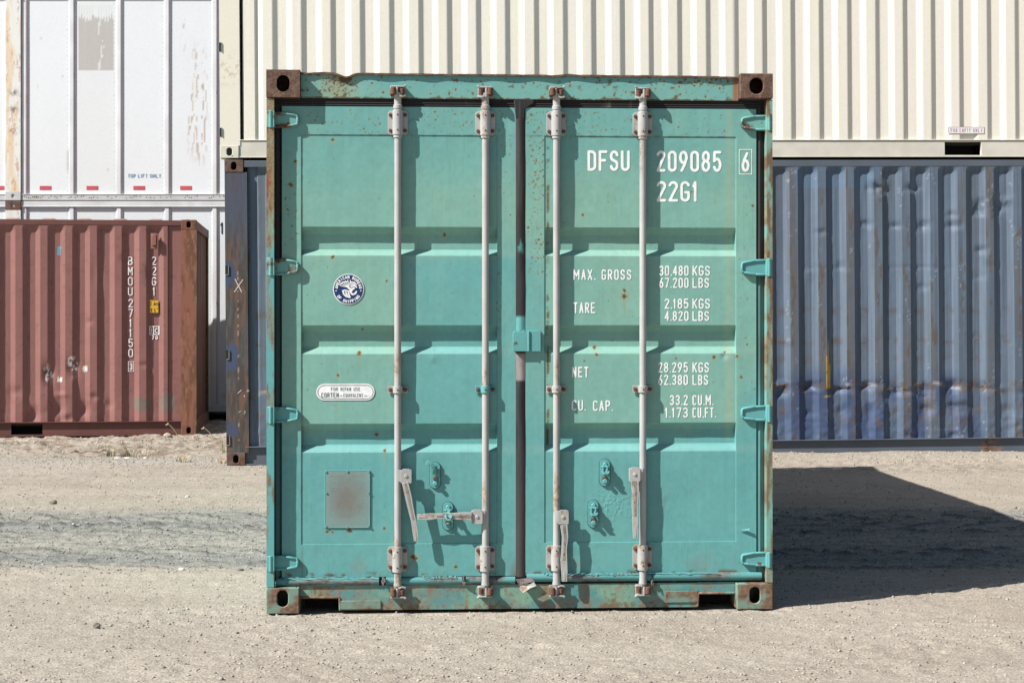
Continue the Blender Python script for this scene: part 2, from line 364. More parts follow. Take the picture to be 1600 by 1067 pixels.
SPOT = (rand_spots(60, 480, 600, 172, 210, seed=1)+rand_spots(45, 660, 740, 172, 212, seed=2)+rand_spots(40, 1030, 1140, 175, 212, r1=.006, seed=3)
  + rand_spots(55, 900, 990, 175, 212, r1=.006, seed=30)
  + rand_spots(120, 823, 850, 172, 300, r1=.0075, seed=4)+rand_spots(60, 825, 850, 290, 430, seed=5)+rand_spots(35, 779, 800, 172, 340, r1=.006, seed=6)
  + rand_spots(30, 444, 466, 250, 420, seed=7)+rand_spots(22, 1155, 1182, 230, 620, r1=.006, st=.03, seed=8)
  + rand_spots(14, 480, 770, 220, 350, r1=.004, seed=9)+rand_spots(20, 480, 610, 560, 655, r1=.0045, st=.05, seed=10)+rand_spots(28, 860, 1145, 220, 660, r1=.004, st=.02, seed=11)
  + rand_spots(25, 480, 770, 395, 660, r1=.0035, seed=13)+rand_spots(30, 480, 770, 700, 896, r1=.003, seed=14)+rand_spots(30, 855, 1145, 700, 896, r1=.003, seed=15)
  + rand_spots(26, 776, 783, 400, 520, r1=.006, seed=16)
  + gp((520, 219, 3, 10), (976, 454, 3.5, 0), (976, 463, 5, 40), (1176, 322, 2.5, 0), (911, 336, 2.5, 6), (604, 439, 2, 8), (520, 401, 3.2, 12), (561, 552, 4, 34),
       (528, 586, 2.5, 12), (566, 514, 2, 0), (930, 543, 3, 4), (932, 554, 3, 6), (913, 564, 1.6, 0), (1116, 558, 3, 4), (1152, 557, 2.6, 0), (1158, 589, 2.5, 14),
       (462, 252, 3, 8), (454, 289, 3.5, 8), (588, 679, 3.5, 0), (601, 704, 3, 40), (645, 869, 4.5, 3), (649, 871, 4.5, 2), (600, 825, 2.5, 0), (695, 366, 3, 4), (712, 885, 3, 0), (1133, 550, 2, 0),
       (1080, 300, 2, 0), (1085, 300, 2.2, 0), (1010, 330, 1.5, 0), (1057, 560, 2, 0), (520, 832, 2.2, 0), (545, 828, 4, 4), (511, 830, 2.5, 4)))
U2 = lambda X: GF_u(X)
def GF_u(X):     # container x (at the door plane) -> photograph column, used to place the repainted patches
    x0, x1 = gx(400), gx(1200); return 400+(X-x0)/(x1-x0)*800
def GF_v(Z):
    z0, z1 = gz(900), gz(100); return 900-(Z-z0)/(z1-z0)*800
def door_col(X, Z):
    u, v = GF_u(X), GF_v(Z)
    n = fbm(X*3, Z*3, 2)
    # fresh turquoise repaint: low down, and the middle of the left door; the upper panels are chalky mint
    z = sst(655, 690, v+40*(n-.5))
    z = np.maximum(z, sst(605, 640, u)*(1-sst(815, 850, u))*sst(370, 420, v)*.92)
    z = np.maximum(z, .60*(1-sst(215, 330, v+60*(n-.5)))*(1-sst(1000, 1250, u)*.3))
    z = np.maximum(z, sst(1150, 1154, u)*sst(560, 650, v))
    z = np.maximum(z, .8*(u > 805)*(u < 850)*sst(380, 470, v))
    z = z*(.85+.3*(n-.5))
    z = np.clip(z*.9+.12, 0, 1)
    c = mixc(MINT, TURQ, z)
    c = c*(1+.08*(fbm(X*1.7, Z*2.3, 5)-.5)[..., None])
    st = fbm(X*55, Z*1.6, 6, 3)-.5; c = c*(1+.10*st[..., None])                     # rain streaks
    yel = sst(.5, .8, fbm(X*4, Z*2, 9))*(1-sst(640, 690, v))*.10
    c = mixc(c, np.array((.36, .42, .26)), yel)
    # the lower slopes of the pressed ribs are mixed a little paler
    for a in (390, 541, 694): c = mixc(c, np.array((.36, .45, .38)), .14*np.exp(-((v-a-7)/7.0)**2))
    # stains and grime
    g = sst(.55, .8, fbm(X*9, Z*9, 12))*sst(840, 900, v)*.35
    c = mixc(c, np.array((.22, .2, .17)), g)
    g = np.exp(-((u-800)/7)**2)*sst(860, 900, v)*.7; c = mixc(c, np.array((.14, .13, .12)), g)
    g = .5*np.exp(-((u-1138)/5.0)**2)*(.4+.8*fbm(X*3, Z*5, 1))*(v < 690); c = mixc(c, np.array((.40, .36, .2)), g*.6)
    g = sst(.58, .72, fbm(X*14, Z*14, 14))*(np.exp(-((u-1060)/55)**2-((v-790)/40)**2)+np.exp(-((u-1030)/28)**2-((v-585)/30)**2)); c = mixc(c, np.array((.13, .27, .27)), g*.4)
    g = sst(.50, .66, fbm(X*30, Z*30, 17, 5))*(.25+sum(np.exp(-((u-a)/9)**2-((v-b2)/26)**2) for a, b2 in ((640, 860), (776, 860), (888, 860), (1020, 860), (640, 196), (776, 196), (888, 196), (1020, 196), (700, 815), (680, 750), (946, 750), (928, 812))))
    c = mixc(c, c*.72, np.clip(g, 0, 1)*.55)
    sv = (np.abs(fbm(X*90, Z*1.3, 19, 3)-.5) < .010)*sst(.52, .6, fbm(X*6, Z*4, 18)); c = mixc(c, c*.80, sv*.5)
    # fine scratches scribbled on the lower panel
    sc = np.abs(np.sin(X*95+5*fbm(X*6, Z*9, 3))*.5+fbm(X*22, Z*25, 4)-.5) < .018
    sc = sc & (v > 850) & (v < 892) & (fbm(X*7, Z*7, 8) > .52); c = mixc(c, np.array((.1, .24, .24)), sc*.45)
    r, s = spots(X, Z, SPOT)
    e = np.maximum.reduce([np.exp(-((u-853)/2.2)**2)*(v < 700)*(u < 860), np.exp(-((u-471)/1.6)**2)*.35, np.exp(-((v-212.5)/1.4)**2)*.5*((u > 470) & (u < 1150))])
    e = e*sst(.46, .62, fbm(X*26, Z*26, 7))
    e2 = sst(.57, .7, fbm(X*20, Z*34, 10))*np.exp(-((v-896)/4)**2); e = np.maximum(e, e2*.9)
    r = np.maximum(r, e)
    c = mixc(c, np.array((.30, .26, .10)), s*.75); c = mixc(c, RUST, r)
    return c, r
RIBS = [(355, 367, 390, 400), (508, 519, 541.5, 553), (661, 672, 694, 706)]
def door_y(xl, xr, sgn):
    zt, zb = gz(212), gz(848)
    cr = [(gz(a), gz(b), gz(c), gz(d)) for a, b, c, d in RIBS]
    def f(X, Z):
        inx = (X > xl) & (X < xr)
        y = np.where(inx & (Z < zt) & (Z > zb), .0035, 0.0)
        for a, b, c, d in cr:
            k = np.clip((a-Z)/(a-b), 0, 1)*np.clip((Z-d)/(c-d), 0, 1); k = k*k*(3-2*k)*.5+k*.5
            y = np.where(inx, y+k*.033, y)
        y = y+.0018*(fbm(X*4, Z*4, 20)-.5)*1.6+.0010*(fbm(X*14, Z*14, 22)-.5)
        # dings and blistered paint
        for u, v, rad, dd in ((676, 560, 6, -.0016), (1132, 556, 5, .004), (676, 780, 4, -.001), (1037, 777, 6, -.0012), (600, 690, 18, .002), (706, 440, 30, -.002), (1060, 790, 34, .0022), (910, 300, 40, .002)):
            x0, z0 = GF.px(u, v, DY); y = y+dd*np.exp(-((X-x0)**2+(Z-z0)**2)/(rad/328)**2)
        x0, z0 = GF.px(955, 790, DY); g = np.exp(-(((X-x0)/.11)**2+((Z-z0)/.09)**2)); y = y-.0016*g*(np.abs(fbm(X*50, Z*50, 24)-.5) < .035)
        return y
    return f
def fit(x): return x
def make_door(u0, u1, p0, p1, hinge_left):
    x0, x1 = gx(u0), gx(u1); z0, z1 = gz(899), gz(168.5); xl, xr = gx(p0), gx(p1); e = .0006
    exx = [xl-e, xl+e, xr-e, xr+e]; exz = [gz(212)-e, gz(212)+e, gz(848)-e, gz(848)+e]+[gz(k) for r in RIBS for k in r]
    return slab('door', x0, x1, z0, z1, DY, DY+.05, .0042, door_col, 'paint', green, yfun=door_y(xl, xr, 1), extra_x=exx, extra_z=exz, angle=24)
dl = make_door(440.5, 806, 470.5, 777, True)
dr = make_door(821, 1181.5, 850.5, 1150, False)
dl['label'] = 'left door leaf with round blue emblem'; dr['label'] = 'right door leaf with white weight markings'

# --- locking bars, brackets, handles (built once per position with their own wear)
BY = DY-.0175                                  # bar axis depth
def locking_bar(u, door, phase, hub_v, hub_side, warm=False):
    x = GF.x(u, BY); z = lambda v: GF.z(v, BY)
    b = MB(); r = .0165
    rnd = random.Random(int(u))
    prof = [(z(930), .011), (z(928), .0155), (z(915), .0165), (z(913), .0205), (z(907), .0175), (z(892), .0175), (z(891), .0215), (z(889), .0215), (z(888), r+.001)]
    for k in range(1, 14): prof.append((z(888)+(z(216)-z(888))*k/14, r+rnd.uniform(-.0003, .0003)))
    prof += [(z(217), r), (z(216.5), .0215), (z(213), .0215), (z(212), .0185), (z(172), .0185), (z(171.5), .0215), (z(166), .0215), (z(165), .0175), (z(153), .0175), (z(151), .0205), (z(147), .0205), (z(145), .011)]
    b.lathe(x, BY, prof); return b.build('locking_bar', 'bar', door, seg=1)
def bracket(u, va, vb, door, bottom):
    x = GF.x(u, BY); y0 = DY-.001; za, zb = GF.z(vb, BY), GF.z(va, BY); w = .0475; b = MB()
    c = .012
    pl = [(x-w, za+c), (x-w+c, za), (x+w-c, za), (x+w, za+c), (x+w, zb-c), (x+w-c, zb), (x-w+c, zb), (x-w, zb-c)]
    b.prism(pl, y0-.007, y0)
    # sleeve over the bar
    n = 12; rr = .0250; pts = [(x+rr*math.cos(math.pi*i/n), BY-rr*math.sin(math.pi*i/n)+.001) for i in range(n+1)]
    pts = [(x+rr, y0-.006)]+pts+[(x-rr, y0-.006)]
    m = len(pts); vs = [(p[0], p[1], za-.001) for p in pts]+[(p[0], p[1], zb+.001) for p in pts]
    b.add(vs, [tuple(range(m)), tuple(range(2*m-1, m-1, -1))]+[(i, i+m, (i+1) % m+m, (i+1) % m) for i in range(m)])
    for sx in (-1, 1):
        for zz in (za+.021, zb-.021): b.bolt(x+sx*.0355, y0-.007, zz, .0095, .011, mi=1)
    for zz in (za+.022, zb-.022): b.mi = 2; b.cyl((x-.001, BY-rr+.0012, zz), (x-.001, BY-rr-.001, zz), .0038, 8); b.mi = 0
    return b.build('bar_bracket', ['bar_warm' if bottom else 'bar', 'rustbolt', 'rubber'], door, bevel=.002)
def clamp(u, v, door, mat):
    x = GF.x(u, BY); z = GF.z(v, BY); y0 = DY-.001; b = MB()
    b.prism([(x-.048, z-.018), (x+.048, z-.018), (x+.048, z+.018), (x-.048, z+.018)], y0-.005, y0)
    b.cyl((x, BY-.001, z-.0165), (x, BY-.001, z+.0165), .0225, 16)
    for sx in (-1, 1): b.bolt(x+sx*.036, y0-.005, z, .0105, .011, mi=1)
    b.mi = 2; b.cyl((x, BY-.022, z), (x, BY-.0245, z), .004, 8)
    return b.build('bar_clamp', [mat, 'rustbolt', 'rubber'], door, bevel=.0015)
def cam_keeper(u, v, parent, flip, top=True):
    """cast keeper on the frame with the cam of the bar hooked into it"""
    x = GF.x(u, BY); z = GF.z(v, BY); s = -1 if flip else 1; b = MB(); y1 = .047; t = 1 if top else -1
    b.box(x-.036, x+.036, y1-.006, y1, z-.026, z+.026)
    b.box(x-.034, x+.034, y1-.034, y1-.005, z+t*.019, z+t*.027)      # outer claw
    b.box(x-.005-.003*s, x+.004-.003*s, y1-.038, y1-.005, z-.026, z+.0185)
    b.strap([(x+s*.004, y1-.030, z-t*.020), (x+s*.022, y1-.030, z-t*.026), (x+s*.040, y1-.026, z-t*.021)], .009, .012)
    b.cyl((x+s*.030, y1-.03, z+t*.024), (x+s*.041, y1-.028, z+t*.029), .006, 8)
    b.mi = 1; b.cyl((x-s*.020, y1-.034, z-.016), (x-s*.022, y1-.034, z+.018), .0155, 12, .0125); b.box(x-s*.020-.017, x-s*.020+.015, y1-.026, y1-.0055, z-.019, z+.014)
    b.cyl((x+s*.022, y1-.022, z-.012), (x+s*.022, y1-.024, z+.014), .012, 10)
    b.mi = 0
    return b.build('cam_keeper', ['bar_warm', 'rustbolt'], parent, bevel=.0025)
def handle(u, v, pts, door, hub_dx):
    """pivot lug on the bar plus long forged lever; pts are (u,v,depth in front of the door)"""
    b = MB(); yl = DY-.042
    x, z = GF.px(u, v, yl); hw, hh = .0265, .035
    b.prism([(x-hw, z-hh+.004), (x-hw+.004, z-hh), (x+hw-.004, z-hh), (x+hw, z-hh+.004), (x+hw, z+hh-.012), (x+hw-.010, z+hh-.006), (x+hw-.010, z+hh), (x-hw+.010, z+hh), (x-hw+.010, z+hh-.006), (x-hw, z+hh-.008)], yl-.004, yl+.003)
    b.prism([(x-hw, z-hh), (x+hw, z-hh), (x+hw, z+hh-.006), (x-hw, z+hh-.006)], yl+.018, yl+.024)
    bx = GF.x(hub_dx, BY); b.box(min(x, bx), max(x, bx), yl+.0035, yl+.0175, z-hh*.8, z+hh*.8)
    b.cyl((x, yl-.004, z), (x, yl-.0075, z), .0095, 12, .007); b.mi = 1
    P = [(*GF.px(a, c, DY-d), DY-d) for a, c, d, w, t in pts]; P = [(p[0], p[2], p[1]) for p in P]
    b.strap(P, [w*1.25 for *_, w, t in pts], [t for *_, t in pts])
    nn = len(P)-2; b.mi = 2; b.strap([(p[0], p[1]-pts[k][4]/2+.0002, p[2]) for k, p in enumerate(P[:nn])], [pts[k][3]*.5 for k in range(nn)], .0024); b.mi = 1
    # grip lettering bumps; the darker strap above stands for the web's hollow
    a, c = Vector(P[-1]), Vector(P[-3]); n = 9
    for i in range(n):
        q = a.lerp(c, .10+.42*i/n); b.cyl((q.x, q.y-pts[-1][4]/2+.0005, q.z), (q.x, q.y-pts[-1][4]/2-.0015, q.z), .0045, 6)
    return b.build('handle', ['bar', 'bar_warm', 'bar_web'], door, bevel=.003)
def retainer(u0, v0, v1, door, mode):
    """bolted catch plate with swivelling tongue"""
    x, zt = GF.px(u0, v0, DY); zb = GF.z(v1, DY); y = DY+.002; w = .025; b = MB(); n = 10
    pl = [(x+w*math.cos(math.pi+math.pi*i/n), zb+w+w*math.sin(math.pi+math.pi*i/n)) for i in range(n+1)]+[(x+w*math.cos(math.pi*i/n), zt-w+w*math.sin(math.pi*i/n)) for i in range(n+1)]
    b.mi = 2; cxr, czr = x, (zt+zb)/2; b.prism([(cxr+(p[0]-cxr)*1.09, czr+(p[1]-czr)*1.035) for p in pl], y-.0035, y); b.mi = 0  # larger dark backing added for the plate's grime and shadow outline
    b.prism(pl, y-.008, y-.003)
    b.cyl((x, y-.008, zb+w), (x, y-.024, zb+w), .0115, 12, .010); b.cyl((x, y-.008, zt-w), (x, y-.022, zt-w), .0115, 12, .009)
    zm = (zt+zb)/2
    if mode == 'up':      # tongue thrown up and to the left
        a = [(x-.004, y-.014, zm+.005), (x-.004, y-.026, zm+.030), (x-.018, y-.030, zm+.058), (x-.034, y-.030, zm+.064), (x-.044, y-.028, zm+.050)]
        b.strap(a, [.020, .016, .020, .024, .010], .006)
        b.cyl((x-.016, y-.018, zm+.036), (x+.020, y-.018, zm+.036), .006, 8)
        b.mi = 1; b.box(x-.010, x+.009, y-.018, y-.0085, zm-.022, zm-.008)
    else:
        k = .030 if mode == 'bar' else 0
        t = [(x-.021, y-.034-k, zm+.006), (x-.006, y-.036-k, zm-.014), (x+.008, y-.036-k, zm-.014), (x+.022, y-.034-k, zm+.008), (x+.010, y-.030-k, zm+.016), (x+.008, y-.022, zm+.030), (x-.010, y-.022, zm+.030), (x-.010, y-.030-k, zm+.016)]
        vs = t+[(p[0], p[1]+.006, p[2]) for p in t]; m = len(t)
        b.add(vs, [tuple(range(m)), tuple(range(2*m-1, m-1, -1))]+[(i+m, (i+1) % m+m, (i+1) % m, i) for i in range(m)])
        b.cyl((x-.020, y-.024, zm+.030), (x+.018, y-.024, zm+.030), .006, 8)
        b.box(x-.014, x-.008, y-.034, y-.007, zm+.012, zm+.034); b.box(x+.006, x+.012, y-.034, y-.007, zm+.012, zm+.034)
        if mode == 'free':   # the long slotted hasp sticks straight out and throws the slotted shadow
            yy0, yy1 = y-.036, y-.009
            b.box(x-.013, x-.006, yy0, yy1, zm-.006, zm+.000); b.box(x+.005, x+.012, yy0, yy1, zm-.006, zm+.000); b.box(x-.013, x+.012, yy0-.006, yy0-.0003, zm-.006, zm+.000)
        b.mi = 1; b.box(x-.013, x+.013, y-.013, y-.0085, zm-.036, zm-.020); b.mi = 2; b.cyl((x+.001, y-.0352-k, zm-.001), (x+.001, y-.0375-k, zm-.001), .0038, 8)
    b.mi = 0
    return b.build('handle_retainer', ['turq', 'rustbolt', 'rubber'], door, bevel=.002)
bars = [(621.5, dl, 0), (758.5, dl, 1), (869.5, dr, 0), (1004.5, dr, 1)]
for u, d, fl in bars:
    locking_bar(u, d, 0, 0, 0)
    bracket(u, 174, 212, d, False); bracket(u-.3, 852.5, 891.5, d, True)
    clamp(u, 608.5, d, 'turq' if 740 < u < 770 else 'bar_warm')
    for v, top in ((145, True), (923, False)): cam_keeper(u, v, green, bool(fl) if top else bool(fl), top)
handle(634.5, 743.5, [(633, 754, .046, .024, .010), (638, 775, .046, .026, .012), (642, 795, .047, .022, .012), (646, 812, .048, .020, .012), (649, 830, .049, .022, .012), (650.5, 845, .049, .018, .011)], dl, 622)
handle(745.5, 807, [(737, 806.5, .048, .032, .010), (722, 806, .049, .028, .012), (700, 806, .050, .022, .012), (682, 806, .050, .020, .012), (670, 807, .049, .025, .014), (652, 807.5, .049, .020, .012)], dl, 758)
handle(880, 807.5, [(881, 820, .046, .028, .010), (883, 838, .046, .024, .014), (881.5, 858, .047, .020, .012), (881, 875, .048, .026, .012), (882, 892, .049, .024, .013), (882, 908, .049, .020, .012)], dr, 869)
handle(992, 741, [(992, 751, .046, .030, .010), (993, 770, .046, .026, .013), (992, 790, .047, .024, .012), (992.5, 806, .048, .022, .012), (993, 824, .049, .022, .013), (993, 841, .049, .018, .012)], dr, 1004)
retainer(680, 722, 762, dl, 'up'); retainer(700, 784, 827, dl, 'bar'); retainer(945, 717, 760, dr, 'free'); retainer(927, 781, 825, dr, 'free')

# --- hinges
def hinge(left, va, vb, mat, door):
    b = MB(); y = DY-.001
    zt, zb = gz(va), gz(vb); zm = (zt+zb)/2; h = (zt-zb)/2
    xa = gx(429 if left else 1196); xe = gx(467 if left else 1157); s = 1 if left else -1
    pl = [(xa, zm-h), (xa, zm+h), (xa+s*.055, zm+h*.96), (xe-s*.010, zm+h*.72), (xe, zm+h*.45), (xe, zm-h*.45), (xe-s*.010, zm-h*.72), (xa+s*.055, zm-h*.96)]
    if left: pl = pl[::-1]
    b.prism(pl, y-.013, y)
    rim = [(xa+s*.004, zm+h*.86), (xa+s*.052, zm+h*.82), (xe-s*.012, zm+h*.58), (xe-s*.005, zm+h*.36), (xe-s*.005, zm-h*.36), (xe-s*.012, zm-h*.58), (xa+s*.052, zm-h*.82), (xa+s*.004, zm-h*.86)]
    for p, q in zip(rim[:-1], rim[1:]): b.cyl((p[0], y-.0145, p[1]), (q[0], y-.0145, q[1]), .0065, 8)
    x2 = GF.x(416.8 if left else 1206, .01); xb = xa+s*.004
    b.prism([(min(x2, xb), zm-h*1.02), (max(x2, xb), zm-h*1.02), (max(x2, xb), zm+h*1.02), (min(x2, xb), zm+h*1.02)], .0035, .045)
    xp = (x2+xa)/2+s*.002; b.cyl((xp, .012, zm-h*1.08), (xp, .012, zm+h*1.08), .0125, 12)
    return b.build('hinge', mat, door, bevel=.0025)
for va, vb, ml, mr in ((178, 203, 'turq_rusty', 'turq_rusty'), (404.5, 431, 'turq_rusty', 'turq_rusty'), (634, 659, 'turq', 'turq'), (864, 887, 'turq', 'turq')):
    hinge(True, va, vb, ml if va < 500 else 'turq', dl); hinge(False, va, vb, mr if va < 300 else 'turq', dr)

# --- corner castings, posts, header, sill
cz = .118
casting('corner_casting', .0, 0, H-.131, .160, .178, .131, 'rust', green, hole=(.062, .080))
casting('corner_casting', W-.160, 0, H-.122, .160, .178, .122, 'rust', green, hole=(.066, .078))
for x0 in (0,):
    casting('corner_casting', x0, 0, 0, .156, .178, .122, 'turq_bad', green, hole=(.052, .080), hz=.072)
casting('corner_casting', W-.176, 0, 0, .176, .178, .124, 'turq_bad', green, hole=(.050, .080), hz=.068)
for z0 in (0, H-.118):
    for x0 in (0, W-.162): casting('corner_casting', x0, L-.178, z0, .162, .178, .118, 'rust', green)
def post_col(left):
    def f(X, Z):
        v = GF_v(Z); n = fbm(X*20, Z*5, 3+left); n2 = fbm(X*60, Z*12, 5)
        c = mixc(MINT*.9, TURQ, sst(370, 400, v) if left else np.full(X.shape, .3))
        lim = (1-sst(385, 396, v)) if left else np.where(v < 160, 1, .8-.15*sst(660, 700, v))
        r = sst(.40, .58, n*.6+n2*.4+.12*(lim-.5))*lim
        r = np.maximum(r, (sst(.55, .64, n)*.6 if left else 0))
        c = mixc(c, RUSTL, r*.7); c = mixc(c, RUST, sst(.5, .66, n2)*r)
        o = np.exp(-((v-300)/25)**2)*(n2 > .5)*.8; c = mixc(c, np.array((.30, .07, .02)), o*lim*left)
        return c, r
    return f
zb, zt = .1255, H-.134
slab('corner_post', .001, .036, zb, zt, .006, .060, .006, post_col(1), 'paint', green)
slab('corner_post', W-.030, W-.001, zb+.003, zt+.008, .006, .060, .006, post_col(0), 'paint', green)
for q_ in ((.002, .060, .092, .20, .125, H-.136), (W-.060, W-.002, .092, .20, .125, H-.136), (.002, .10, L-.16, L-.002, .12, H-.12), (W-.10, W-.002, L-.16, L-.002, .12, H-.12)):
    b = MB(); b.box(*q_); b.build('post_core', 'turq', green, bevel=.003)
# header with a bent rusty lip
HXa, HXb = .1615, W-.1615
def lipz(x):
    u = GF_u(x); z = np.full(np.shape(x), gz(118.2, .03))
    z = z+.004*(1-sst(505, 525, u))-.0165*np.exp(-((u-539)/10)**2)-.004*np.exp(-((u-480)/9)**2)+.002*np.exp(-((u-565)/14)**2)
    z = z+.004*np.exp(-((u-885)/9)**2)-.003*np.exp(-((u-860)/12)**2)-.004*sst(1080, 1150, u)+.0018*(vn(np.asarray(x)*22, 0*np.asarray(x)+1, 2)-.5)
    return z
xs = lin(HXa, HXb, .004); vs_ = np.linspace(0, 1, 46)
X, V = np.meshgrid(xs, vs_); z0h = gz(155.5, .045); Z = z0h+(lipz(X)-.003-z0h)*V
Y = .046+.004*np.exp(-((GF_u(X)-540)/22)**2)*V+.0012*(fbm(X*5, Z*8, 9)-.5)
u = GF_u(X); v = GF_v(Z)
c = mixc(TURQ*1.03, MINT, .55+.4*(fbm(X*4, Z*6, 4)-.5)-.35*sst(.3, 1, V)*(u > 560))
hs = []
q = np.random.RandomState(3)
for _ in range(170):
    uu = q.uniform(475, 1145); k = q.rand(); vv = 155-35*k**1.4 if q.rand() < .5 else q.uniform(121, 155)
    xx, zz = GF.px(uu, vv, .046); hs.append((xx, zz, .0017+.0055*q.rand()**3.2, 0))
for _ in range(110):
    uu = q.normal(520, 22); vv = q.uniform(120, 155); xx, zz = GF.px(uu, vv, .046); hs.append((xx, zz, .002+.005*q.rand()**2, .03))
for _ in range(90):
    uu = q.normal(1105, 35); vv = q.normal(129, 4); xx, zz = GF.px(uu, vv, .046); hs.append((xx, zz, .002+.004*q.rand(), .01))
r, s = spots(X, Z, hs)
r = np.maximum(r, sst(.42, .62, fbm(X*40, Z*40, 6)+.45*(1-sst(0, .10, V))+.5*np.exp(-((GF_u(X)-539)/16)**2)*sst(.6, 1, V)-.2))
r = np.maximum(r, .9*np.exp(-((u-1148)/4.0)**2)*(.5+.5*vn(X*99, Z*9)))
c = mixc(c, np.array((.33, .25, .10)), np.maximum(s*.7, .55*np.exp(-((u-528)/26)**2)*sst(.35, .7, fbm(X*24, Z*4, 3))))
c = mixc(c, RUST, r*.9); orange = np.exp(-((u-1148)/3.4)**2)*.8; c = mixc(c, np.array((.36, .12, .035)), orange)
hd = grid_obj('door_header', X, Y, Z, c, 'paint', green, r)
b = MB(); b.box(HXa, HXb, .052, .17, z0h, gz(124, .05)); b.build('header_core', 'turq', hd)
xl_ = lin(HXa, HXb, .008); b = MB()
for a, bb in zip(xl_[:-1], xl_[1:]):
    za, zc = float(lipz(a)), float(lipz(bb)); ya = .034+.002*math.sin(a*31); yc = .034+.002*math.sin(bb*31)
    b.add([(a, ya, za-.003), (bb, yc, zc-.003), (bb, yc, zc+.006), (a, ya, za+.006), (a, .17, za-.003), (bb, .17, zc-.003), (bb, .17, zc+.008), (a, .17, za+.008)], [(0, 1, 2, 3), (3, 2, 6, 7), (1, 0, 4, 5), (5, 4, 7, 6)])
b.build('roof_lip', 'rust', hd)
# door gaskets
b = MB(); xg0, xg1 = gx(427), gx(1196); zt0, zt1 = gz(168), gz(156)
b.box(xg0, xg1, DY+.006, DY+.03, zt0-.004, zt1+.006)
for k in range(3): zz = zt0+.006+k*.011; b.cyl((xg0+.02, DY+.004, zz), (xg1-.02, DY+.004, zz), .0042, 8)
b.build('door_gasket', 'rubber', green)
def side_gasket(u0, u1, side):
    x0, x1 = gx(u0), gx(u1); z0, z1 = gz(905), gz(160)
    def cf(X, Z):
        v = GF_v(Z); n = fbm(X*30, Z*5, 4)
        c = np.zeros(X.shape+(3,))+np.array((.022, .021, .024))
        k = sst(395, 400, v+20*(n-.5))*.0+ (sst(400, 430, v)*.55+sst(560, 640, v)*.45 if side else sst(390, 420, v)*.25+sst(600, 700, v)*.35)
        c = mixc(c, TURQ*.85, k*(.75+.5*(n-.5))); 
        if side: c = mixc(c, np.array((.30, .30, .29)), .35*np.exp(-((X-x0)/(x1-x0)*2-1.4)**2*8)*(v > 420)*(v < 900)*(.5+n))
        return c, np.zeros(X.shape)
    def yf(X, Z):
        t = (X-x0)/(x1-x0); return -.009*np.exp(-((t-.35)/.18)**2)+.010*np.exp(-((t-.9)/.1)**2)
    o = slab('door_gasket', x0, x1, z0, z1, DY+.010, DY+.03, .004, cf, 'paint_matt', green, yfun=yf); return o
side_gasket(427.5, 440.2, 0); side_gasket(1181.9, 1198, 1)
def mid_gasket():
    x0, x1 = gx(806.3), gx(820.7); z0, z1 = gz(901), gz(158)
    def cf(X, Z):
        v = GF_v(Z); u = GF_u(X); n = fbm(X*40, Z*4, 4); n2 = fbm(X*50, Z*16, 8)
        c = mixc(np.array((.018, .018, .019)), np.array((.036, .034, .035)), sst(.40, .75, n)+0*X)
        c = mixc(c, TURQ, sst(492, 497, v)*(1-sst(516, 520, v))); c = mixc(c, TURQ*.7, .8*sst(368, 380, v)*(1-sst(388, 400, v))*sst(.4, .6, n2))
        c = mixc(c, np.array((.30, .27, .26)), sst(550, 555, v)*(1-sst(592, 597, v))*(.35+.9*n2)); c = mixc(c, np.array((.055, .052, .05)), sst(640, 860, v)*.7)
        return c, np.zeros(X.shape)
    yf = lambda X, Z: -.006*np.sin(np.clip((X-x0)/(x1-x0), 0, 1)*math.pi)+.002*(fbm(X*20, Z*8, 3)-.5)
    return slab('door_gasket', x0, x1, z0, z1, DY-.001, DY+.03, .004, cf, 'paint_matt', green, yfun=yf)
mid_gasket()
b = MB(); xa, za = GF.px(800, 176, DY); xb, zb_ = GF.px(832, 151, DY)
b.prism([(xa+.018, za-.03), (xa+.060, za-.03), (xa+.063, za+.014), (xb-.012, zb_-.046), (xb+.006, zb_-.036), (xb+.010, zb_-.012), (xb-.006, zb_+.002), (xa+.05, zb_+.006), (xa+.022, zb_), (xa+.008, zb_-.024), (xa+.014, za+.012)], DY-.006, DY+.010)
b.build('sealant_patch', 'rubber', green, bevel=.005, seg=3)
# bottom gasket: painted rubber roll, broken in places
b = MB()
for (ua, ub, rr) in ((431, 592, .0200), (603, 722, .0195), (728, 805, .0185), (823, 1018, .0200), (1019.5, 1190, .0205)):
    za = GF.z(906.5 if ua < 800 else 903.0, .04); b.cyl((gx(ua, .04), .053, za), (gx(ub, .04), .053, za-.001), rr, 20)
M['gasket_paint'] = worn('painted_rubber', TURQ*.80, rustcol=(.10, .10, .095), rust=.45, scale=9, stretch=(.5, 1, 2), rough=.6)
go = b.build('door_gasket', 'gasket_paint', green); 
b = MB(); x0, x1 = gx(431), gx(1190); b.box(x0, x1, .060, .09, gz(917), gz(898)); b.build('door_gasket', 'rubber', green)
for uu, vv in ((598, 906), (726, 905), (1018, 905)):
    x, z = GF.px(uu, vv, .035); q = random.Random(int(uu)); b = MB()
    for k in range(6):
        a = (x+q.uniform(-.008, .008), .030+q.uniform(-.004, .01), z+q.uniform(-.014, .016)); c_ = (a[0]+q.uniform(-.006, .006), a[1]+q.uniform(-.005, .006), a[2]-q.uniform(.008, .02)); b.cyl(a, c_, q.uniform(.003, .007), 6, q.uniform(.002, .005))
    b.build('torn_gasket_end', 'rubber_grey', green)
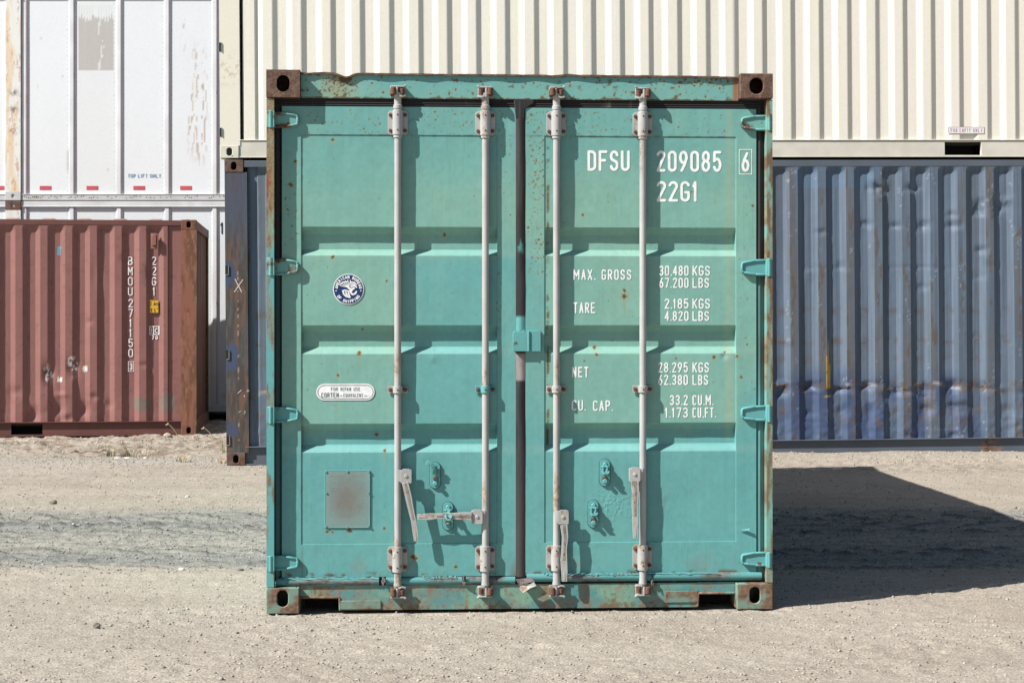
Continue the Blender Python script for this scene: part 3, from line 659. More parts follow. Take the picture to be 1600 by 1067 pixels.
# peeling paint skin along the top of the bottom gasket
q = random.Random(4)
for (ua, ub) in ((445, 590), (660, 712), (905, 975), (978, 1125), (850, 915)):
    b = MB(); xs2 = np.linspace(gx(ua, .035), gx(ub, .035), 26)
    pts = [(x, .034+q.uniform(-.004, .003), gz(899.5 if ua < 800 else 897.5, .035)+q.uniform(-.004, .005)) for x in xs2]
    b.strap(pts, [q.uniform(.002, .007) for _ in pts], .0012)
    b.build('peeling_paint', 'turq', green, smooth=False)
# flap of torn seal hanging at the centre
b = MB(); P = lambda u, v, y: (GF.x(u, y), y, GF.z(v, y))
b.add([P(812, 914, .02), P(824, 915, .010), P(834, 909, .008), P(838, 915, .004), P(829, 918.5, -.004), P(817, 926, -.010), P(812, 920, .0)], [(0, 1, 6), (1, 2, 3, 4), (1, 4, 5, 6)])
o = b.build('torn_seal_flap', 'bar_warm', green, smooth=False); sm = o.modifiers.new('s', 'SOLIDIFY'); sm.thickness = .003
b = MB(); b.add([P(806, 904, .035), P(830, 902, .03), P(836, 908, .020), P(822, 911, .016), P(812, 916, .018), P(818, 906, .024)], [(0, 1, 2, 3), (0, 3, 4), (0, 3, 5)])
o = b.build('torn_seal_flap', 'rubber_grey', green, smooth=False); sm = o.modifiers.new('s', 'SOLIDIFY'); sm.thickness = .004
# sill with fork pockets
SY = .047
def sill_col(X, Z):
    u, v = GF_u(X), GF_v(Z); n = fbm(X*9, Z*6, 3); n2 = fbm(X*45, Z*9, 7); n3 = fbm(X*70, Z*70, 2)
    c = mixc(np.array((.17, .33, .25)), TURQ*.75, sst(.35, .65, fbm(X*6, Z*12, 8)))
    d = sst(931, 947, v)*.55+sst(.45, .62, n2)*.55+.35*np.exp(-((v-917)/4)**2)
    d = d+.5*np.exp(-((u-880)/45)**2)+.35*(u < 700)
    c = mixc(c, np.array((.22, .17, .125)), np.clip(d*sst(.34, .66, n*.5+n3*.5), 0, .8))
    st = np.maximum.reduce([np.exp(-((u-a)/w)**2) for a, w in ((498, 6), (512, 4), (604, 5), (726, 5), (668, 3), (914, 8), (850, 5), (490, 4), (1040, 4))])*sst(.3, .6, n2)
    c = mixc(c, np.array((.22, .14, .08)), st*.65)
    r = sst(.60, .70, n3*.6+n*.4+.12*sst(938, 948, v))
    c = mixc(c, RUST*1.3, r*.5)
    sc = np.abs(np.sin(X*60+6*fbm(X*6, Z*14, 3))*.5+fbm(X*16, Z*25, 4)-.5) < .02
    c = mixc(c, np.array((.06, .10, .09)), (sc & (v > 917) & (v < 936))*.7)
    return c, np.clip(r*.8+st*.3, 0, 1)
xs0, xf0, xf1, xe = .1575, GF.x(530.5, SY), GF.x(1091, SY), W-.1775
zs0, zs1 = gz(950.5, SY), gz(912.5, SY); zf = gz(931, SY)
dent = lambda X, Z: .002*(fbm(X*7, Z*9, 4)-.5)
sill = slab('door_sill', xf0, xf1, zs0, zs1, SY, .12, .005, sill_col, 'paint', green, yfun=dent)
slab('sill_end', xs0, xf0-.0004, zf+.004, zs1, SY, .12, .005, sill_col, 'paint', sill, yfun=dent)
slab('sill_end', xf1+.0004, xe, zf+.006, zs1+.002, SY, .12, .005, sill_col, 'paint', sill, yfun=dent)
b = MB()
b.box(GF.x(530, SY), GF.x(595, SY), SY-.006, SY+.001, gz(949, SY), gz(935.5, SY))
b.cyl((xs0, SY-.001, zf+.003), (xf0, SY-.001, zf+.001), .006, 8); b.cyl((xf0, SY-.001, zf), (xf0+.003, SY-.001, zs0), .006, 8)
b.build('fork_pocket_reinforcement', 'turq_bad', sill, bevel=.002)
b = MB(); b.box(GF.x(1040, SY), GF.x(1090, SY), SY-.006, SY+.001, gz(943, SY), gz(925, SY)); b.cyl((xf1, SY-.001, zf+.006), (xe, SY-.001, zf+.006), .006, 8); b.cyl((xf1, SY-.001, zf+.004), (xf1-.003, SY-.001, zs0+.004), .006, 8)
b.build('fork_pocket_reinforcement', 'turq_bad', sill, bevel=.002)

b = MB(); b.box(.165, W-.180, .125, 2.2, .06, .12); b.box(.17, W-.19, .20, .23, .0, .06); b.build('floor_frame', 'dark', green)
# lock box on the centre line
b = MB(); x0, z0 = GF.px(801.5, 549, .03); x1, z1 = GF.px(826, 518, .03); c_ = .010
b.prism([(x0+c_, z0), (x1, z0), (x1, z1), (x0+c_, z1), (x0+.003, z1-.003), (x0, z1-c_), (x0, z0+c_), (x0+.003, z0+.003)], DY-.024, DY-.001)
x2, _ = GF.px(845, 533, .03); b.box(x1+.0005, x2, DY-.020, DY-.001, z0-.001, z1+.003); b.cyl((x1, DY-.020, z0), (x1, DY-.020, z1+.002), .007, 10)
b.cyl((x0+.045, DY-.012, z1-.002), (x0+.058, DY-.016, z1+.008), .003, 6)
b.build('lock_box', 'turq', dr, bevel=.004)
b = MB(); x0, z0 = GF.px(1155, 828, DY); b.add([(x0, DY-.004, z0), (x0+.048, DY-.016, z0-.002), (x0+.048, DY-.012, z0+.011), (x0+.030, DY-.004, z0+.006)], [(0, 1, 2, 3)])
o = b.build('bent_tab', 'turq', dr, smooth=False); sm = o.modifiers.new('s', 'SOLIDIFY'); sm.thickness = .002
# data plate
x0, z0 = GF.px(508, 824, DY); x1, z1 = GF.px(577.5, 735, DY)
def plate_col(X, Z):
    n = fbm(X*22, Z*22, 5); cxp = np.exp(-(((X-(x0+x1)/2)/.075)**2+((Z-(z0+z1)/2)/.10)**2))
    c = mixc(np.array((.17, .27, .26)), np.array((.165, .170, .152)), cxp*1.1+.4*(n-.5))
    ln = (np.sin((z1-Z)*2*math.pi/.0118) > .35) & (vn(X*70, np.floor((z1-Z)/.0118)*3.3, 2) > .34) & (X > x0+.02) & (X < x1-.02) & (Z < z1-.018) & (Z > z0+.05)
    c = mixc(c, np.array((.13, .14, .14)), ln*.35)
    g = sst(.56, .72, n); c = mixc(c, np.array((.17, .13, .10)), g*.35*cxp)
    return c, np.zeros(X.shape)
pl = slab('data_plate', x0, x1, z0, z1, DY-.001, DY+.004, .0024, plate_col, 'paint_matt', dl, yfun=lambda X, Z: .0008*(fbm(X*10, Z*10, 3)-.5))
b = MB()
for p, q_ in (((x0, z0), (x1, z0)), ((x1, z0), (x1, z1)), ((x1, z1), (x0, z1)), ((x0, z1), (x0, z0))): b.cyl((p[0], DY+.0005, p[1]), (q_[0], DY+.0005, q_[1]), .0026, 6)
for px_, pz in ((x0+.004, z0+.006), (x1-.004, z0+.006), (x0+.004, z1-.004), (x1-.004, z1-.004), (x0+.006, (z0+z1)/2+.03), (x1-.005, (z0+z1)/2+.03), ((x0+x1)/2, z0+.001), ((x0+x1)/2, z1-.003)): b.cyl((px_, DY, pz), (px_, DY-.005, pz), .005, 8)
b.build('plate_rim', 'turq', pl)
# lettering on the right door
IY = DY+.0035-.0022
def ytext(door_xl, door_xr):
    f = door_y(gx(door_xl), gx(door_xr), 1); return lambda x, z: DY+f(x, z)-.0012
yR = ytext(850.5, 1150); yL = ytext(470.5, 777)
def T(s, u0, u1, v0, v1, t, gap=.2, fr=GF, y=DY):
    x0, z1 = fr.px(u0, v0, y); x1, z0 = fr.px(u1, v1, y); return text_segs(s, x0, x1, z0, z1, t, gap)
ink('serial_number', T('DFSU', 918, 984, 235, 267.5, .0132, .11), .0022, yR, 'white', dr)
ink('serial_number', T('209085', 1026, 1127.5, 235.5, 269, .0132, .11), .0022, yR, 'white', dr)
xb0, zb1 = GF.px(1155, 234, DY); xb1, zb0 = GF.px(1174.5, 272.5, DY)
ink('check_digit', T('6', 1158.5, 1171, 238, 269, .0132)+frame_segs(xb0, xb1, zb0, zb1, .0035), .0016, yR, 'white', dr)
ink('size_code', T('22G1', 1026, 1091, 283, 315.5, .0132, .11), .0022, yR, 'white', dr)
tt = .0066
for s, a, b_, c_, d_, g in (('MAX.', 896, 930, 421, 437.5, .17), ('GROSS', 940, 986.5, 421, 437.5, .17), ('TARE', 896, 930, 472.5, 489.5, .14), ('NET', 894, 919.5, 573, 589.5, .15), ('CU.', 893.5, 915, 625, 641.5, .14), ('CAP.', 926.5, 957.5, 625.5, 642, .14)):
    ink('weight_caption', T(s, a, b_, c_, d_, tt, g), .0014, yR, 'white', dr)
for s, k, a, b_, c_, d_ in (('30.480', 'KGS', 1030, 1076, 415, 431), ('67.200', 'LBS', 1030, 1076, 434, 450), ('2.185', 'KGS', 1038.5, 1076, 466.5, 482.5), ('4.820', 'LBS', 1038.5, 1076, 486, 501.5),
        ('28.295', 'KGS', 1028.5, 1075, 566, 582), ('62.380', 'LBS', 1028.5, 1075, 585.5, 601.5), ('33.2', 'CU.M.', 1046.5, 1075, 617, 633), ('1.173', 'CU.FT.', 1039, 1075, 636.5, 652.5)):
    e = {'KGS': 1109.5, 'LBS': 1108, 'CU.M.': 1114.5, 'CU.FT.': 1118.5}[k]; 
    if c_ > 560 and k in ('KGS', 'LBS'): e -= 1.5
    ink('weight_figure', T(s, a, b_, c_, d_, tt, .13)+T(k, 1082, e, c_, d_, tt, .13), .0014, yR, 'white', dr)
# faint older mark beside the yellow run-off
# emblem decal: navy disc, white ring, lettering round it, eagle over a shield
ex, ez = GF.px(544.5, 452, DY); er = 24.3/328
def disc(name, r, y, mat, par, n=64):
    b = MB(); b.prism([(ex+r*math.cos(2*math.pi*i/n), ez+r*math.sin(2*math.pi*i/n)) for i in range(n)], y-.0006, y+.0004); return b.build(name, mat, par)
yd = float(yL(ex, ez)); emb = disc('emblem_decal', er, yd-.0012, 'white', dl); disc('emblem_ground', er*.945, yd-.0022, 'navy', emb)
def ring_text(s, a0, a1, r, hgt, t, flip=False):
    out = []; n = len(s); w = hgt*.62
    for i, ch in enumerate(s):
        a = a0+(a1-a0)*(i+.5)/n; cwid = w*(1.15 if ch == 'M' else .2 if ch == 'I' else 1)
        for pl_ in glyph(ch, cwid-t, hgt-t):
            for p, q_ in zip(pl_[:-1], pl_[1:]):
                o2 = []
                for pt in (p, q_):
                    lx, ly = pt[0]-(cwid-t)/2, pt[1]-(hgt-t)/2
                    if not flip: th = R(90-a); rad = r+ly; X_ = ex+rad*math.cos(th)+lx*math.sin(th); Z_ = ez+rad*math.sin(th)-lx*math.cos(th)
                    else: th = R(-90+a); rad = r-ly; X_ = ex+rad*math.cos(th)-lx*math.sin(th); Z_ = ez+rad*math.sin(th)+lx*math.cos(th)
                    o2 += [X_, Z_]
                out.append((*o2, t/2))
    return out
E = ring_text('AMERICAN BUREAU', -88, 88, er*.79, er*.21, er*.044)+ring_text('OF SHIPPING', -60, 60, er*.79, er*.21, er*.044, True)
for sx in (-1, 1): E.append((ex+sx*er*.80, ez-er*.10, ex+sx*er*.80, ez-er*.101, er*.04))
def es(pts, w):
    k = er; return [(ex+a[0]*k, ez+a[1]*k, ex+b2[0]*k, ez+b2[1]*k, w*k) for a, b2 in zip(pts[:-1], pts[1:])]
for i in range(6):     # spread left wing
    a = R(164-i*17); E += es([(.02, .12), (.02+.60*math.cos(a)*.95, .10+.50*math.sin(a))], .024)
E += es([(-.56, .30), (-.36, .46), (-.06, .50)], .034)
for i in range(5): E += es([(.14+.08*i, .46-.02*i), (.16+.05*i, .12+.02*i)], .022)
E += es([(.12, .48), (.36, .46), (.52, .30)], .030)+es([(.40, .22), (.52, .14)], .05)+es([(.0, .10), (.16, -.02), (.34, .06)], .07)
E += es([(-.38, -.10), (-.20, -.06), (.0, -.14), (.22, -.10)], .045)+es([(-.36, -.12), (-.30, -.32), (-.14, -.46), (.10, -.52)], .05)
E += es([(-.18, -.20), (-.08, -.38)], .05)+es([(.0, -.24), (.06, -.42)], .05)+es([(.14, -.20), (.26, -.34), (.44, -.28), (.50, -.16)], .055)
ink('emblem_print', E, .0011, yd-.0032, 'white', emb)
# repair sticker
def pill(x0, x1, z0, z1, n=12):
    r = (z1-z0)/2; return [(x1-r+r*math.cos(R(-90+180*i/n)), z0+r+r*math.sin(R(-90+180*i/n))) for i in range(n+1)]+[(x0+r+r*math.cos(R(90+180*i/n)), z0+r+r*math.sin(R(90+180*i/n))) for i in range(n+1)]
x0, z1 = GF.px(494, 599.5, DY); x1, z0 = GF.px(585.3, 625.3, DY); ys = float(yL((x0+x1)/2, (z0+z1)/2))-.0012
b = MB(); b.prism(pill(x0, x1, z0, z1), ys-.0006, ys+.0004); stk = b.build('repair_sticker', 'white', dl)
k = .0075; po = pill(x0+k, x1-k, z0+k, z1-k); seg = [(*po[i], *po[(i+1) % len(po)], .0011) for i in range(len(po))]
seg += T('FOR', 517, 528, 605, 610.5, .0019, .2)+T('REPAIR', 532, 548.5, 605, 610.5, .0019, .2)+T('USE', 552.5, 562.5, 605, 610.5, .0019, .2)
seg += T('CORTEN', 502, 529, 613.5, 621, .0028, .16)+T('OR', 531, 534.5, 617, 619.5, .001, .25)+T('EQUIVALENT', 536.5, 567, 614.8, 620.3, .0018, .16)+T('ONLY', 569, 577, 617, 619.5, .001, .25)
ink('sticker_print', seg, .0009, ys-.0016, 'grey_ink', stk)

# --- body of the green container behind the doors
def corr_prof(t, pitch, depth, flat, slope, phase):
    """outward crests at y=0, troughs at y=depth"""
    p = np.mod(t-phase, pitch); inner = pitch-flat-2*slope
    return depth*np.clip(np.minimum(p-flat, pitch-p)/slope, 0, 1) if True else 0
def wall_mesh(name, pts_fun, n0, n1, mat, parent, colfun):
    pass
q = lin(.18, L-.18, .034); zz = lin(.16, H-.07, .034)
for x0, sgn in ((.030, 1), (W-.030, -1)):
    Yq, Zq = np.meshgrid(q, zz); Xq = x0+sgn*corr_prof(Yq, .278, .034, .070, .068, 0)
    c = mixc(MINT, TURQ, fbm(Yq*.8, Zq*1.2, 4))*(1+.10*(fbm(Yq*30, Zq, 5)-.5))[..., None]; rr = sst(.63, .70, fbm(Yq*9, Zq*5, 8)+.08*(1-sst(.16, .5, Zq))); c = mixc(c, RUST*1.3, rr*.8); grid_obj('side_wall', Xq, Yq, Zq, c, 'paint', green, rr, flip=sgn > 0)
Yq, Xq = np.meshgrid(lin(.16, L-.16, .05), lin(.03, W-.03, .3)); Zq = H-.022-corr_prof(Yq, .21, .02, .09, .02, 0)
grid_obj('roof_panel', Xq, Yq, Zq, np.zeros(Xq.shape+(3,))+TURQ*.8, 'paint', green)
Xq, Zq = np.meshgrid(lin(.1, W-.1, .034), zz); Yq = L-.03-corr_prof(Xq, .25, .04, .07, .03, 0)
grid_obj('end_wall', Xq, Yq, Zq, np.zeros(Xq.shape+(3,))+TURQ*.95, 'paint', green, flip=True)
b = MB()
for xa_, xb_ in ((.002, .06), (W-.06, W-.002)):
    b.box(xa_, xb_, .181, L-.181, .02, .17); b.box(xa_, xb_, .181, L-.181, H-.075, H-.012)
b.box(.165, W-.165, L-.06, L-.004, .02, .165); b.box(.165, W-.165, L-.06, L-.004, H-.08, H-.010)
b.build('side_rail', 'turq', green, bevel=.003)

# ================================================================== CORRUGATED CONTAINERS SEEN FROM THE SIDE
def iso_side(fr, name, label, Lc, Hc, base, post_mat, rail_mat, cast_mat, wall_y, wall_col, x_a, x_b, z_a, z_b, pitch, phase, step, pockets, postw=.215, cat='shipping container', right_post=True, group=None, prof='b'):
    o = root(name, fr, label, cat, group)
    e = []; cr = {'b': (0, .080, .139, .2185), 'c': (0, .090, .139, .2285), 'r': (0, .082, .144, .2265)}[prof]
    k = math.floor((x_a-phase)/pitch)-1
    while phase+k*pitch < x_b+pitch:
        for d in cr: e.append(phase+k*pitch+d)
        k += 1
    xs = lin(x_a, x_b, step, e); zs = lin(z_a, z_b, step*1.2)
    X, Z = np.meshgrid(xs, zs); Y = wall_y(X, Z); c, r = wall_col(X, Z)
    grid_obj('side_wall', X, Y, Z, c, 'paint_matt', o, r, angle=26)
    # frame
    wd_ = 2.438
    for x0 in (0, Lc-.178):
        for z0 in (0, Hc-.118):
            casting('corner_casting', x0, 0, z0, .178, .162, .118, cast_mat, o, hole=(.052, .079)); casting('corner_casting', x0, wd_-.162, z0, .178, .162, .118, cast_mat, o, hole=(.052, .079))
    zr = .165
    parts = []
    cur = .1785
    b = MB(); rl = .034 if base is not CREAM else .010
    for (pa, pb) in sorted(pockets):
        b.box(cur, pa, rl, .05, .012, zr); b.box(pa, pb, rl, .05, zr-.014, zr); b.box(pa, pb, rl, .05, .012, .022); cur = pb
    b.box(cur, Lc-.1785, rl, .05, .012, zr)
    b.box(.1785, Lc-.1785, .002, .055, zr+.0005, zr+.009)
    b.box(.1785, Lc-.1785, .004, .05, .004, .0115)
    b.box(.1785, Lc-.1785, wd_-.05, wd_-.01, .012, zr)
    b.build('bottom_rail', rail_mat, o, bevel=.002)
    b = MB()
    for (pa, pb) in pockets: b.box(pa-.02, pb+.02, .30, .32, .0, .16)
    b.box(.18, Lc-.18, 1.1, 1.14, .03, .12)
    b.build('fork_pocket_lining', 'dark', o)
    b = MB(); b.box(.1785, Lc-.1785, .006, .066, Hc-.070, Hc-.008); b.box(.1785, Lc-.1785, wd_-.066, wd_-.006, Hc-.07, Hc-.008); b.build('top_rail', rail_mat if rail_mat != 'cream_rail' else 'cream_rail', o, bevel=.003)
    # roof with pressed ribs, far wall, floor
    Yq, Xq = np.meshgrid(lin(.02, wd_-.02, .5, (.0605, .14, wd_-.14)), lin(.1, Lc-.1, .03)); Zq = Hc-.020+(.034 if prof == 'r' else .014)*np.clip(np.sin(Xq*2*math.pi/.42)*2, 0, 1); Zq = np.where((Yq < .0606) | (Yq > wd_-.07), Hc-.022, Zq)
    grid_obj('roof_panel', Xq.T, Yq.T, Zq.T, np.zeros(Xq.T.shape+(3,))+np.array(base)*.75+np.array((.09, .08, .07)), 'paint_matt', o)
    Xq, Zq = np.meshgrid(lin(.17, Lc-.17, .035), lin(.16, Hc-.07, .4)); grid_obj('side_wall', Xq, wd_-.02-corr_prof(Xq, .278, .034, .07, .068, 0), Zq, np.zeros(Xq.shape+(3,))+np.array(base), 'paint_matt', o, flip=True)
    b = MB(); b.box(.05, Lc-.05, .06, wd_-.06, .125, .16); b.build('floor', 'dark', o)
    return o
def end_post(o, fr, xa, xb, Hc, colf, yf=.004, z0=.1185, step=.012):
    return slab('corner_post', xa, xb, z0, Hc-.1185, yf, .15, step, colf, 'paint_matt', o)
def end_wall(o, Lc, Hc, base, right, rust=0, pitch=.25):
    wd_ = 2.438; x = Lc-.03 if right else .03; s = -1 if right else 1
    Yq, Zq = np.meshgrid(lin(.12, wd_-.12, .0125), lin(.16, Hc-.09, .03)); Xq = x+s*corr_prof(Yq, pitch, .045, .09, .022, .05)
    n = fbm(Yq*9, Zq*2, 4); c = mixc(np.array(base), RUST*1.6, sst(.4, .7, n)*rust)
    grid_obj('end_wall', Xq, Yq, Zq, c, 'paint_matt', o, sst(.4, .7, n)*rust, flip=not right)
    b = MB(); xa, xb = (Lc-.09, Lc-.003) if right else (.003, .09)
    b.box(xa, xb, .163, wd_-.163, .01, .16); b.box(xa, xb, .163, wd_-.163, Hc-.11, Hc-.006); b.box(xa, xb, wd_-.16, wd_-.002, .12, Hc-.12)
    if not right: pass
    return b

# ---------------- blue container (high cube) at the back right
BF = Frame(-2.708, 15.54, 0, 3.7, .41); BL_, BH_ = 12.192, 2.896
M['blue_rail'] = worn('blue_grey_rail', (.10, .12, .15), rustcol=(.13, .085, .065), rust=.22, scale=5, stretch=(.5, 1, 1), rough=.6)
M['blue_cast'] = worn('rusted_blue_casting', (.13, .10, .09), rust=.6, scale=12, rough=.8)
bpitch = .2775
bph = BF.x(1241, 0)-.0355
bph = bph-math.floor(bph/bpitch)*bpitch
def taper(Z, Hc):     # pressed ends of the troughs under the top rail
    return np.clip((Hc-.075-Z)/.045, 0, 1)
BDENT = []
q = np.random.RandomState(8)
for (u, v, du, dv, d) in [(1370, 294, 12, 9, .03), (1382, 288, 8, 6, -.015), (1425, 293, 12, 6, .02), (1530, 325, 9, 12, .028), (1562, 322, 10, 14, .03), (1572, 312, 8, 6, -.02), (1490, 352, 10, 6, .022), (1444, 352, 9, 8, .022), (1400, 352, 9, 5, .018), (1355, 350, 9, 5, .016), (1488, 336, 9, 5, .012), (1535, 390, 9, 6, .018), (1442, 448, 8, 6, .012),
        (1222, 612, 10, 8, .03), (1222, 600, 12, 5, -.014), (1266, 604, 15, 7, .034), (1262, 646, 9, 5, .014), (1315, 609, 16, 5, .030), (1320, 640, 8, 10, .02), (1354, 603, 12, 6, .030), (1364, 640, 7, 12, .016), (1408, 612, 18, 5, .026), (1448, 612, 9, 12, .03), (1450, 640, 9, 14, .034), (1490, 606, 12, 9, .034), (1497, 635, 16, 8, .03), (1538, 604, 9, 9, .022), (1580, 640, 12, 10, .012), (1425, 680, 10, 8, .03), (1495, 680, 9, 5, .02),
        (1300, 418, 40, 4, .004), (1430, 418, 50, 3, .006)]:
    x, z = BF.px(u, v, .02); BDENT.append((x, z, du/160, dv/160, d))
for r_ in range(26):
    u = q.uniform(1215, 1600); v = q.choice([360, 420, 530, 610, 640, 300])+q.normal(0, 9); x, z = BF.px(u, v, .02); BDENT.append((x, z, q.uniform(.03, .09), q.uniform(.02, .05), q.uniform(-.008, .014)))
def blue_y(X, Z):
    amp = taper(Z, BH_); y = .008+corr_prof(X, bpitch, .030, .080, .059, bph)*np.where(amp < 1, amp, 1)
    y = np.where(X < .37, np.where(X < .30, .045, y), y)
    for x, z, a, b_, d in BDENT:
        w = (np.abs(X-x) < 3*a) & (np.abs(Z-z) < 3*b_)
        xw = (X[w]-x)/a+.9*(fbm(X[w]*16, Z[w]*16, 3)-.5); zw = (Z[w]-z)/b_+1.3*(fbm(X[w]*13, Z[w]*19, 5)-.5)
        y[w] += d*np.clip(1-np.abs(xw)/1.5, 0, 1)*np.clip(1-np.abs(zw)/1.4, 0, 1)*.95
    low = 1-sst(.25, .7, Z); y += (.005*low+.002)*(fbm(X*6, Z*6, 4)-.5)*2+.010*low*(.5-np.abs(fbm(X*9, Z*16, 7)-.5)*2-.3)
    return y
def blue_col(X, Z):
    u0, u1 = BF.x(1208, .02), BF.x(1600, .02); u = 1208+(X-u0)/(u1-u0)*392; v = BF.z(600, .02, 1400); v2 = BF.z(300, .02, 1400); v = 600-(Z-v)/(v2-v)*300
    p = np.mod(X-bph, bpitch)/bpitch; n = fbm(X*5, Z*.8, 3); st = fbm(X*60, Z*.9, 6, 3)
    c = mixc(BLUE*.93, BLUE*1.24, sst(.35, .65, st)); c = mixc(c, np.array((.10, .12, .13)), .5*sst(.5, .7, n))
    crest = (p < .27); c = mixc(c, np.array((.125, .115, .105)), crest*sst(.36, .62, fbm(X*3, Z*1.3, 8))*.55)
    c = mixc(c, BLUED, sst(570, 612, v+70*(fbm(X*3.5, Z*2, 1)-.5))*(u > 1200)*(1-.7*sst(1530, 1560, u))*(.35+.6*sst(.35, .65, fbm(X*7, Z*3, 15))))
    c = mixc(c, np.array((.10, .17, .26)), (1-sst(292, 294, v))*(u > 1240)*(u < 1375)*.5)
    n2 = fbm(X*26, Z*30, 5); scar = np.exp(-((v-606-26*(fbm(X*4, X*2, 2)-.5))/8)**2)*1.1+np.exp(-((v-650)/22)**2)*.5*((u > 1430) & (u < 1520) | (u > 1290) & (u < 1330)); 
    r = sst(.50, .62, n2)*scar; r = np.maximum(r, crest*sst(.62, .70, fbm(X*24, Z*6, 9))*.8)
    r = np.maximum(r, np.exp(-((u-1334)/4)**2)*sst(560, 590, v)*sst(.4, .6, n2)); r = np.maximum(r, .8*np.exp(-((u-1451)/9)**2)*np.exp(-((v-635)/18)**2)*sst(.35, .5, n2))
    # rows of rubbed rust blotches on the troughs
    for vv, aa in ((486, .5), (532, .8), (560, .4), (640, .6)):
        r = np.maximum(r, aa*np.exp(-((v-vv)/6)**2)*((p > .45) & (p < .85))*sst(.42, .58, fbm(X*14, Z*22, 2)))
    c = mixc(c, np.array((.125, .095, .078)), r*.85)
    w = (np.abs(fbm(X*40, Z*9, 12)-.5) < .012)*sst(.60, .68, fbm(X*8, Z*4, 13))*(crest | (p > .85)); c = mixc(c, np.array((.38, .40, .43)), w*.4)
    w = np.exp(-((v-603-5*np.sin(X*9))/2.5)**2)*sst(.42, .5, vn(X*9, Z*30, 3)); c = mixc(c, np.array((.40, .38, .37)), w*.8*(u < 1510)*sst(.45, .60, fbm(X*9, Z*20, 3)))
    ye = (np.abs(u-1292.5-(v-580)*.01) < .6+3.0*sst(525, 600, v)+1.2*(vn(X*40, Z*40)-.5))*sst(520, 545, v)*(v < 610); ye = ye*((v < 606)); c = mixc(c, np.array((.55, .33, .03)), ye*.95*sst(.25, .4, fbm(X*90, Z*30, 3)))
    ye = np.exp(-((u-1292)/5)**2)*(np.abs(v-617) < 1.5); c = mixc(c, np.array((.5, .42, .08)), ye)
    return c, np.clip(r, 0, 1)
px0, px1 = BF.x(1478, .012)+.02, 0
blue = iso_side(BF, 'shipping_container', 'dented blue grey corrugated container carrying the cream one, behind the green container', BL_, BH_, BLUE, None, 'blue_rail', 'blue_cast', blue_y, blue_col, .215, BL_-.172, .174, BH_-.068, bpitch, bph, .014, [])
def bpost_col(X, Z):
    n = fbm(X*12, Z*3, 3); n2 = fbm(X*60, Z*8, 6); v = 493-(Z-1.42)*164.7
    c = mixc(np.array((.062, .052, .046)), np.array((.080, .082, .088)), sst(.35, .65, n2)); c = mixc(c, np.array((.17, .085, .05)), sst(.48, .7, n)*.7*sst(.35, .6, n2))
    c = mixc(c, np.array((.06, .075, .115)), np.exp(-((v-310)/60)**2)*.8)
    for vv, h in ((430, 24), (560, 26), (672, 16), (716, 10)):
        c = mixc(c, np.array((.045, .072, .14)), .85*sst(.0, .5, 1-((X-.02)/.10)**2-((v-vv)/h)**2+1.5*(n2-.5)+1.6*(fbm(X*8, Z*6, 9)-.5)))
    w = (np.abs(X-.115-.01*vn(X*0, Z*9, 2)) < .0035)*(vn(X*0, Z*34, 5) > .66)*(v > 380); c = mixc(c, np.array((.40, .38, .30)), w*.6)
    return c, sst(.4, .7, n)*.6
end_post(blue, BF, .001, .212, BH_, bpost_col)
xk, zk = BF.px(372, 447, .002)
ink('chalk_cross', [(xk-.035, zk-.055, xk+.045, zk+.06, .004), (xk-.028, zk+.065, xk+.032, zk-.055, .004)], .003, .0018, 'scratch', blue)
q = random.Random(2)
for (u, v) in ((374, 612), (381, 618), (386, 612), (376, 641), (383, 644)):
    x, z = BF.px(u, v, .002); a = [(x+q.uniform(-.02, .02), z+q.uniform(-.02, .02)) for _ in range(3)]; sg = [(*a[0], *a[1], .0022), (*a[1], *a[2], .0022)]; ink('chalk_scribble', sg, .002, .0018, 'scratch', blue)
for v in (422, 554, 688):
    x, z = BF.px(360, v, .0); b = MB(); b.box(.0005, .030, .0005, .0035, z-.042, z+.042); b.mi = 1; b.box(.030, .034, -.006, .0037, z-.044, z+.044); b.box(.004, .030, -.004, .0037, z-.047, z-.0425)
    b.build('lashing_slot', ['dark', 'bar_warm'], blue)
M['blue_plain'] = worn('blue_grey_paint', BLUE, rust=.3, scale=6)
end_wall(blue, BL_, BH_, BLUE, False).build('end_frame', 'blue_plain', blue); end_wall(blue, BL_, BH_, BLUE, True).build('end_frame', 'blue_plain', blue)
slab('corner_post', BL_-.17, BL_-.001, .119, BH_-.119, .006, .15, .05, lambda X, Z: (np.zeros(X.shape+(3,))+BLUE, np.zeros(X.shape)), 'paint_matt', blue)

# ---------------- cream container on top of the blue one
tm = BF.m @ Vector((-.040, -.005, 2.912))
CF = Frame(tm.x, tm.y, tm.z, 3.7, .41)
M['cream'] = worn('cream_paint', (.76, .72, .64), rust=0, scale=4, rough=.5, bump=.05); M['cream_rail'] = worn('cream_rail_paint', (.64, .61, .535), rust=.04, scale=9, rough=.5, bump=.05)
M['cream_slat'] = worn('cream_cast', (.66, .64, .54), rust=.1, scale=14, rough=.5)
cph = CF.x(1242, .02)-.088-.027; cph -= math.floor(cph/bpitch)*bpitch
def cream_y(X, Z):
    y = .008+corr_prof(X, bpitch, .022, .090, .049, cph); y = np.where(X < .34, np.where(X < .22, .045, .012), y); return y+.0015*(fbm(X*3, Z*2, 3)-.5)
def cream_col(X, Z):
    st = fbm(X*40, Z*.7, 6, 3); c = np.zeros(X.shape+(3,))+CREAM; c = c*(1+.06*(st-.5))[..., None]*(1+.04*(fbm(X*2, Z*2, 3)-.5))[..., None]
    return c, np.zeros(X.shape)
